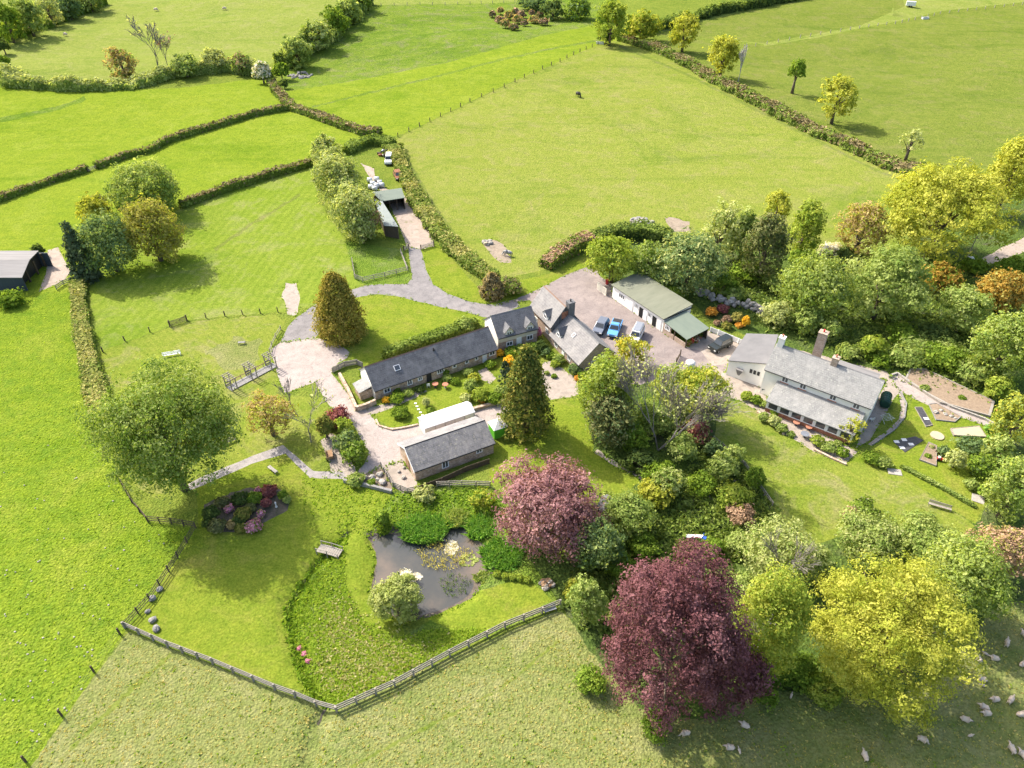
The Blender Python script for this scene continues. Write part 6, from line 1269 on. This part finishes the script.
def pot(label, x, y, leaf, r=.3):
    global rngs; rngs += 1; rng = np.random.default_rng(rngs); t = thing('plant_pot', label, 'plant pot', P(x, y)); MB().lathe([(r*.7,0),(r,.45),(r*1.1,.5)], (0,0,0), 10).build('pot', M['terracotta'], t)
    pos = rng.normal(size=(60,3)) * .24 + np.array([0,0,.75]); V, F = leaf_quads(rng, pos, rdir(rng, 60), .24); link('foliage', npmesh('foliage', V, F, [lm[leaf]], None, rng.random(60)), t)
pot('potted green plant at the front corner of the lean to', 688, 345, 'mid', .4); pot('potted red flowers beside the lean to post', 692, 343, 'scarlet', .35); pot('potted plant deep under the lean to roof', 700, 338, 'mid', .4); pot('potted pale flowers on the lean to yard', 697, 342, 'blossom', .3)
# pole, tanks and trailer
t = thing('utility_pole', 'leaning wooden pole beside the lane at the right', 'pole', P(963,266), 0); MB().tube([(0,0,-.5),(.45,.3,7.2)], [.15,.1], 8).build('post', M['wood'], t); MB().box(-.3,1.2,.25,.35,6.6,6.72).build('crossarm', M['wood'], t)
tag(MB().lathe([(.7,0),(.8,.2),(.8,1.2),(.55,1.45)], (0,0,0), 16).build('water_tank', M['plastic_white'], None, smooth=True, loc=P(969,263)), 'white water tank by the leaning pole', 'tank')
tag(MB().lathe([(.8,0),(.9,.2),(.9,1.1),(.5,1.4)], (0,0,0), 16).build('water_tank', M['plastic_white'], None, smooth=True, loc=P(690,367)), 'white round tank in the yard beside the open dark gate', 'tank')
t = thing('livestock_trailer', 'white trailer standing in the far right field', 'trailer', P(910,7), R(-20)); MB().box(-2.2,2.2,-1.0,1.0,.6,2.6).build('body', M['paint_white'], t, bevel=.08); MB().tube([(2.2,0,.6),(3.4,0,.5)], .08, 6).build('drawbar', M['gutter'], t)
for sx in (-.5, .5):
    for sy in (-1, 1): MB().tube([(sx, sy * 1.02, .4), (sx, sy * 1.2, .4)], .4, 12).build('wheel', M['tyre'], t)
def trough(label, x, y, deg):
    t = thing('water_trough', label, 'trough', P(x, y), R(deg)); MB().box(-1.6,1.6,-.6,-.5,0,.9).box(-1.6,1.6,.5,.6,0,.9).box(-1.6,-1.5,-.5,.5,0,.9).box(1.5,1.6,-.5,.5,0,.9).build('basin', M['plastic_white'], t); MB().box(-1.5,1.5,-.5,.5,0,.75).build('water', M['glass'], t)
trough('white trough below the trailer in the far right field', 925, 19, 10); trough('white trough at the top corner of the big pasture', 600, 44, -10)
# slide and tarpaulin heap above the dark copper beech
t = thing('play_slide', 'blue and white garden slide at the top of the dark copper beech', 'slide', P(694,541), R(-30)); MB().hull8([(-1.6,-.3,.1),(1.0,-.3,1.5),(1.0,.3,1.5),(-1.6,.3,.1)], [(-1.6,-.3,.2),(1.0,-.3,1.6),(1.0,.3,1.6),(-1.6,.3,.2)]).build('chute', M['plastic_white'], t)
for sy in (-.32, .32): MB().tube([(1.0, sy, 0), (1.0, sy, 1.9)], .06, 6).build('post', M['plastic_blue'], t)
MB().box(1.0,1.5,-.3,.3,1.45,1.52).build('platform', M['plastic_blue'], t)
# ------------------------------------------------------------------ border plants, pond plants
for a in (('clipped round box bush on the oval lawn', 400.5, 412.5, 8.5, 6, 'mid'),): shrub(*a, lump=.2, px=1.6, dens=1.6)
CP = [('golden flowering shrub at the left end of the long cottage front', 386, 400, 4, 3.5, 'flower_yellow'), ('golden shrub between the cottage and the gabled house', 499, 353, 5, 4, 'flower_yellow'), ('bright yellow shrub behind the tall gold conifer', 509, 362, 6.5, 6.5, 'flower_yellow'),
      ('low dark plants along the left cottage wall', 397, 398, 8, 3, 'mid'), ('green climbing plant by the cottage patio', 447, 378, 5, 4, 'fresh'), ('leafy shrub at the left of the cottage garden border', 471, 386, 7, 7, 'fresh'), ('lime shrub in the middle of the cottage garden border', 481, 395, 9, 8, 'lime'),
      ('dark shrub at the right of the cottage garden border', 493, 398, 9, 7, 'mid'), ('orange flowers below the lime shrub of the border', 483, 400, 4, 3, 'flower_orange'), ('green plants below the gabled house windows', 512, 352, 8, 4, 'mid'), ('dark shrub by the corner of gabled and stone houses', 541, 347, 7, 7, 'dark'),
      ('pink climbing blossom on the corner of the stone house', 538, 333, 3.5, 6, 'pink'), ('green shrub before the lower stone house wing', 559, 359, 6, 5, 'fresh'), ('grey green shrub before the lower stone house wing end', 575, 369, 7, 6, 'bluegreen'), ('small shrub by the stone house door', 551, 355, 5, 4, 'mid'),
      ('orange flowers at the corner of the stone house gravel', 578, 378, 4, 3, 'flower_orange'), ('small tuft of green on the stone house gravel', 554, 376, 3, 2, 'mid'), ('second tuft of green on the stone house gravel', 547, 373, 2.5, 2, 'fresh'),
      ('round green shrub at the upper end of the house border', 747, 396, 6.5, 5, 'lime'), ('leafy green shrub beside the round one in the house border', 757, 400, 6, 5, 'mid'), ('small bright shrub near the green bin', 764, 404, 4.5, 4, 'fresh'),
      ('green shrub at the top of the walled terrace border', 764, 417, 6, 5, 'fresh'), ('pale shrub in the middle of the walled terrace border', 774, 421, 7, 6, 'pale'), ('green shrub at the end of the walled terrace border', 782, 428, 6, 5, 'fresh'),
      ('bright green shrub at the top of the lower terrace border', 818, 441, 7, 6, 'lime'), ('green shrub in the middle of the lower terrace border', 829, 447, 8, 6, 'fresh'), ('dark green shrub at the end of the lower terrace border', 842, 452, 7, 5, 'mid'),
      ('low scattered herbs on the lawn below the terrace', 872, 458, 9, 5, 'mid'), ('green plants beside the black sheeted bed', 884, 462, 8, 4, 'fresh'), ('yellow plant in the vegetable garden', 990, 446, 3, 3, 'flower_yellow'),
      ('grey shrub above the triangular soil bed', 945, 452, 7, 6, 'bluegreen'), ('green rockery plants beside the retaining wall', 356, 480, 9, 4, 'fresh'), ('small green rockery plant among the stones', 371, 483, 5, 3, 'mid'),
      ('dark green bush at the patio rear fence', 364, 373, 5, 3, 'mid'), ('leafy growth at the end of the hedge behind the cottage', 466, 325, 9, 8, 'fresh')]
for a in (('green weeds growing in the triangular soil bed', 928, 456, 3.5, 2.5, 'mid'), ('pale weeds at the tip of the triangular soil bed', 932, 447, 2.5, 2, 'pale'), ('low green plants along the long soil bed wall', 925, 388, 5, 2, 'fresh'), ('small weeds at the far end of the long soil bed', 962, 398, 4, 2, 'mid')): shrub(*a, px=1.6)
CP += [(lab, x, y, rw, rh, lf_) for lab, x, y, rw, rh, lf_ in (('dark creeper on the cottage wall between two left windows', 397, 391, 4, 3.5, 'mid'), ('low green plants under the second cottage window', 408, 393, 6, 2.6, 'fresh'), ('dark tub plants left of the dark cottage door', 420, 389, 5, 3, 'dark'),
      ('climber beside the middle cottage window', 446, 373, 3.5, 4, 'mid'), ('green plants right of the right terracotta table', 455, 381, 5, 3, 'mid'), ('shrub beside the cottage wall past the middle', 468, 372, 6, 4, 'fresh'), ('dark green patch by the right cottage door', 490, 364, 6, 3.5, 'mid'),
      ('pale yellow green shrub in the upper garden border', 474, 378, 6, 5, 'yellowgreen'), ('round shrub at the lower left of the garden border', 466, 398, 6, 5, 'pale'), ('green shrub at the right end of the border wall', 501, 391, 7, 6, 'fresh'), ('low hedge plant dividing the two cottage lawns', 426, 402, 4, 5, 'pale'),
      ('second low plant dividing the two cottage lawns', 431, 411, 4, 3.5, 'mid'), ('green mass below the dormer windows', 521, 348, 6, 4, 'fresh'), ('dark plants right of the gabled house door', 533, 347, 6, 5, 'mid'), ('lavender tinted shrub at the inner house corner', 546, 352, 5, 5, 'bluegreen'),
      ('bright green plant under the stone house window', 555, 364, 5, 4, 'lime'), ('shrub left of the stone house end gable', 584, 376, 6, 5, 'mid'), ('herb clump at the house terrace steps', 791, 434, 4, 3, 'fresh'), ('low plants under the verandah at its upper end', 775, 412, 5, 3, 'mid'), ('flowering clump at the foot of the verandah', 838, 443, 4, 3, 'fresh'))]
for k, (x, y) in enumerate([(415.5,403.5),(417,406.5),(418.5,409.5),(420.5,412.5),(422.5,415.5),(424,418.5)]): tag(MB().box(-.22,.22,-.16,.16,-.05,.07).build('stepping_stone', M['plastic_white'], None, loc=P(x, y)), ['topmost','second','third','fourth','fifth','lowest'][k] + ' white stepping stone across the cottage lawn', 'stepping stone', 'white stepping stones on the cottage lawn')
for a in CP: shrub(*a, px=1.9)
tree('sparse young yellow tree at the lower corner of the verandah', 852, 430, 12, 15, 'yellowgreen', gap=.1, dens=.3, px=2.0)
RH = [('pink rhododendron at the left of the flower bed', 229, 509, 4.5, 4.5, 'pink'), ('largest pink rhododendron at the lower edge of the flower bed', 254, 526, 8.5, 7, 'pink'), ('pink rhododendron in the middle of the flower bed', 261, 514, 4, 4.5, 'pink'), ('salmon pink shrub left of the largest rhododendron', 231, 525, 4.5, 4.5, 'rusty'),
      ('purple brown shrub at the top of the flower bed', 269, 491, 8, 5, 'purple'), ('small dark pink shrub beside the purple brown one', 258, 490, 3.5, 3, 'pink'), ('dark shrub at the left edge of the flower bed', 211, 513, 8, 8, 'dark'), ('low dark green shrub at the top left of the flower bed', 240, 499, 9, 5, 'dark'),
      ('olive dark shrub in the centre of the flower bed', 243, 514, 8, 7, 'cypress'), ('low brown shrub at the lower left of the flower bed', 217, 526, 9, 6, 'larch'), ('purple shrub right of the bed centre', 266, 503, 5, 5, 'purple'), ('green shrub at the right end of the flower bed', 283, 495, 5, 5, 'mid')]
RH += [('low dark shrub between the pink and salmon shrubs of the flower bed', 238, 521, 7, 5, 'dark'), ('dark green shrub under the purple brown one in the flower bed', 254, 498, 8, 5, 'mid'), ('olive shrub at the lower middle of the flower bed', 241, 528, 6, 4, 'cypress'), ('brown twiggy shrub left of the middle pink rhododendron', 250, 508, 6, 5, 'larch'),
       ('dark shrub at the top left end of the flower bed', 222, 502, 7, 5, 'larch'), ('small green shrub at the top right end of the flower bed', 287, 500, 4, 4, 'fresh'), ('low dark shrub at the bottom left corner of the flower bed', 208, 523, 6, 5, 'dark')]
for a in RH: shrub(*a, px=1.9, dens=1.2, **({'leaf2': 'mid'} if a[5] == 'pink' else {}))
for a in (('upper patch of pale pink flowers along the ditch edge', 300, 648, 3, 2.4, 'pink'), ('middle patch of pale pink flowers along the ditch edge', 304.5, 654, 3, 2.4, 'pink'), ('lowest patch of pale pink flowers along the ditch edge', 308, 661, 2.6, 2.4, 'pink')): shrub(*a, px=1.6, dens=.6)
tag(MB().lathe([(.18,0),(.2,.1),(.08,.2),(.1,.7),(.14,.9),(.07,1.05)], (0,0,0), 10).build('statue', M['plastic_white'], None, smooth=True, loc=P(276.5,507)), 'small white statue on the gravel of the flower bed', 'statue')
def reeds(label, x, y, rx, ry, h, n, leaf='iris', name='iris_clump', cat='water plant', w=.11, dz=0, group=None):
    global rngs; rngs += 1; rng = np.random.default_rng(rngs); c = P(x, y); c.z = -.5; pm = ppm(c); de = math.asin(CH / math.dist((0,0,CH), c)); a = rng.uniform(0, 6.28, n); k = rng.random(n) ** .5
    X = np.cos(a) * k * rx / pm * (1 + .15 * np.sin(a * 5)); Y = np.sin(a) * k * ry / (pm * math.sin(de)); ln = rng.normal(0, .28, (n, 2)); hh = h * rng.uniform(.6, 1.15, n); t2 = rng.uniform(0, 3.14, n); u = np.stack([np.cos(t2), np.sin(t2)], 1) * w
    V = np.zeros((n, 4, 3)); V[:,0,:2] = np.stack([X, Y], 1) - u * .6; V[:,1,:2] = np.stack([X, Y], 1) + u * .6; md = np.stack([X, Y], 1) + ln * hh[:,None] * .6; V[:,2,:2] = md + u; V[:,3,:2] = np.stack([X, Y], 1) + ln * hh[:,None] * 1.6; V[:,2,2] = hh * .6; V[:,3,2] = hh
    return tag(link(name, npmesh(name, V.reshape(-1,3), np.arange(n*4).reshape(n,4), [lm[leaf]], None, rng.random(n)), None, c), label, cat, group)
I_ = 'iris clumps round the pond'
reeds('broad iris clump on the upper side of the pond', 424, 529, 24, 13, 1.2, 2600, group=I_); reeds('tall iris clump at the right of the pond under the copper beech', 502, 555, 20, 15, 1.2, 2200, group=I_); reeds('iris clump between the pond inlet and copper beech', 480, 528, 13, 11, 1.2, 1200, group=I_)
reeds('yellow green iris tuft above the pond inlet', 457, 519, 9, 8, 1.2, 700, 'fresh', group=I_); reeds('low marsh plants on the right shore of the pond', 484, 577, 10, 6, .6, 500, 'fresh', group=I_); reeds('iris tuft at the upper left pond corner', 384, 527, 7, 6, .9, 400, 'mid', group=I_)
for k, (x, y) in enumerate([(497,574),(505,576),(513,577),(520,578),(527,580)]):
    shrub(['first','second','third','fourth','last'][k] + ' small round plant in the row between pond and log pile', x, y, 4, 3, 'lime', px=1.7, group='row of small round plants by the pond')
reeds('thin emergent reeds spread over the right half of the pond', 444, 556, 26, 14, .5, 620, 'tuft_dry', 'pond_reeds', w=.05); reeds('thin dark reeds at the lower right of the pond', 455, 585, 15, 12, .4, 260, 'tuft_dark', 'pond_reeds', w=.05)
def pads(label, x, y, rx, ry, n, leaf):
    global rngs; rngs += 1; rng = np.random.default_rng(rngs); c = P(x, y); c.z = -.535; pm = ppm(c); de = math.asin(CH / math.dist((0,0,CH), c)); a = rng.uniform(0, 6.28, n); k = rng.random(n) ** .5
    ctr = np.stack([np.cos(a) * k * rx / pm, np.sin(a) * k * ry / (pm * math.sin(de)), rng.uniform(0, .05, n)], 1); V, F = leaf_quads(rng, ctr, unit(np.tile([0,0,1.0], (n,1)) + rng.normal(size=(n,3)) * .08), .42, .9)
    tag(link('lily_pads', npmesh('lily_pads', V, F, [lm[leaf]], None, rng.random(n)), None, c), label, 'water plant')
pads('round patch of pale lily pads in the middle of the pond', 451, 548, 6.5, 6.5, 150, 'blossom'); pads('scattered pale lily pads near the willow', 416, 577, 6, 4, 40, 'blossom'); pads('scattered green pads among the pond reeds', 468, 560, 10, 7, 60, 'willow')
# ------------------------------------------------------------------ rough grass and small litter
def tufts(name, regions, n, leaf, hh, wob=.0, size=.3, label=None, per=3, seed=1, upright=.8, edge=.6):
    rng = np.random.default_rng(seed); pp = []
    for poly, share in regions:
        xs = [p[0] for p in poly]; ys = [p[1] for p in poly]; k = int(n * share); X = rng.uniform(min(xs), max(xs), k * 3); Y = rng.uniform(min(ys), max(ys), k * 3); ok = inpoly(X, Y, poly); pp += list(zip(X[ok][:k] + rng.normal(0, edge, min(k, ok.sum())), Y[ok][:k] + rng.normal(0, edge, min(k, ok.sum()))))
    q = Pmany(pp); b = np.array([(p.x, p.y) for p in q]); z = hgt(b[:,0], b[:,1]); m = len(b)
    ctr = np.repeat(np.stack([b[:,0], b[:,1], z + hh * .4], 1), per, 0) + rng.normal(size=(m * per, 3)) * np.array([size * .4, size * .4, hh * .25])
    nr = rdir(rng, m * per) * np.array([1, 1, upright]); V, F = leaf_quads(rng, ctr, unit(nr + np.array([0, 0, .35])), size)
    o = link(name, npmesh(name, V, F, [lm[leaf]], None, np.clip(np.repeat(rng.random(m), per) + rng.normal(0, .1, m * per), 0, 1))); return tag(o, label, None, None, 'stuff')
past = [(128,640),(213,672),(330,718),(450,664),(560,616),(620,690),(640,768),(30,768)]; past2 = [(640,768),(640,730),(760,700),(930,690),(980,640),(1024,600),(1024,768)]
lf = [(0,300),(72,290),(82,345),(95,402),(118,482),(146,524),(192,530),(160,584),(122,630),(28,768),(0,768)]
mead = [(345,538),(325,555),(300,590),(290,612),(296,640),(312,690),(335,706),(450,650),(500,628),(430,630),(395,638),(362,620),(345,585)]
tufts('pasture_tussocks', [(past, .75), (past2, .25)], 3500, 'tuft_dry', .06, upright=2.0, size=.19, seed=3); tufts('pasture_weeds', [(past, .8), (past2, .2)], 700, 'tuft_green', .1, size=.22, seed=4)
tufts('field_tufts', [(lf, 1)], 2200, 'tuft_meadow', .07, upright=2.0, size=.2, seed=5); tufts('field_weeds', [(lf, 1)], 700, 'tuft_green', .1, size=.2, seed=6)
tufts('meadow_growth', [(mead, 1)], 9000, 'tuft_meadow', .15, upright=2.4, size=.26, seed=7); tufts('meadow_straw', [([(330,600),(345,600),(365,635),(430,650),(450,648),(345,695),(318,680)], 1)], 1500, 'tuft_straw', .22, upright=1.8, size=.26, seed=8, edge=7)
tufts('bank_growth', [([(395,496),(440,490),(488,488),(515,520),(480,530),(440,518),(400,528),(376,524)], 1)], 1100, 'tuft_green', .3, upright=2.0, size=.36, seed=9, edge=3); tufts('rank_lawn', [([(300,480),(345,482),(392,496),(400,520),(372,530),(350,532),(330,520),(310,505)], 1)], 700, 'tuft_meadow', .12, upright=2.2, size=.28, seed=19, edge=6)
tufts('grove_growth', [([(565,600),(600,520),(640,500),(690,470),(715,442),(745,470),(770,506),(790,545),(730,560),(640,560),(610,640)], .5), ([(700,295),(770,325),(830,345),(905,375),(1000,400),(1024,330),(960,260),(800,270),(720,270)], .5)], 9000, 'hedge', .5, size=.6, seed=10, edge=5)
tufts('ditch_weeds', [([(352,530),(330,546),(296,588),(284,614),(290,650),(306,694),(330,710),(318,690),(302,640),(300,612),(318,572),(348,542)], 1)], 1800, 'tuft_green', .3, size=.4, seed=11, edge=1.5)
rng = np.random.default_rng(77); pp = []                       # ragged grass along the edges of paths, yards and the pond
for n_, m_, pts, wob in SURF:
    if m_ in ('tarmac', 'yard', 'concrete', 'gravel', 'track', 'soil', 'earth', 'bank'):
        for a, b in zip(pts, pts[1:] + pts[:1]):
            for k in range(int(math.hypot(b[0] - a[0], b[1] - a[1]) * .45)): f = rng.random(); pp.append((a[0] + (b[0] - a[0]) * f + rng.normal(0, .8), a[1] + (b[1] - a[1]) * f + rng.normal(0, .8)))
hard = [(n_, m_, pts) for n_, m_, pts, w_ in SURF if m_ in ('tarmac', 'yard', 'concrete', 'gravel', 'track')]
def depth_in(p): return max([0] + [float(dseg(np.array([p[0]]), np.array([p[1]]), q, True)[0]) for n_, m_, q in hard if inpoly(np.array([p[0]]), np.array([p[1]]), q)[0]])
pp = [p for p in pp if 0 < p[0] < 1024 and depth_in(p) < 1.6]
q = Pmany(pp); bb = np.array([(p.x, p.y) for p in q]); zz_ = hgt(bb[:,0], bb[:,1]); ctr = np.repeat(np.stack([bb[:,0], bb[:,1], zz_ + .06], 1), 3, 0) + rng.normal(size=(len(bb) * 3, 3)) * np.array([.15, .15, .04])
V, F = leaf_quads(rng, ctr, unit(rdir(rng, len(ctr)) + np.array([0, 0, .9])), .3); tag(link('verge_grass', npmesh('verge_grass', V, F, [lm['tuft_green']], None, rng.random(len(F)))), kind='stuff')
m = MB(); rr = random.Random(2); cnt = 0
while cnt < 90:
    x, y = rr.uniform(0, 190), rr.uniform(440, 760)
    if not inpoly(np.array([x]), np.array([y]), lf)[0] or rr.random() > .35 + (y - 440) / 400: continue
    p = P(x, y); m.blob((p.x, p.y, p.z + .05), (rr.uniform(.08,.17), rr.uniform(.08,.14), .07), 6, 3, .2, rr); cnt += 1
tag(m.build('field_stones', M['rock']), None, None, None, 'stuff')
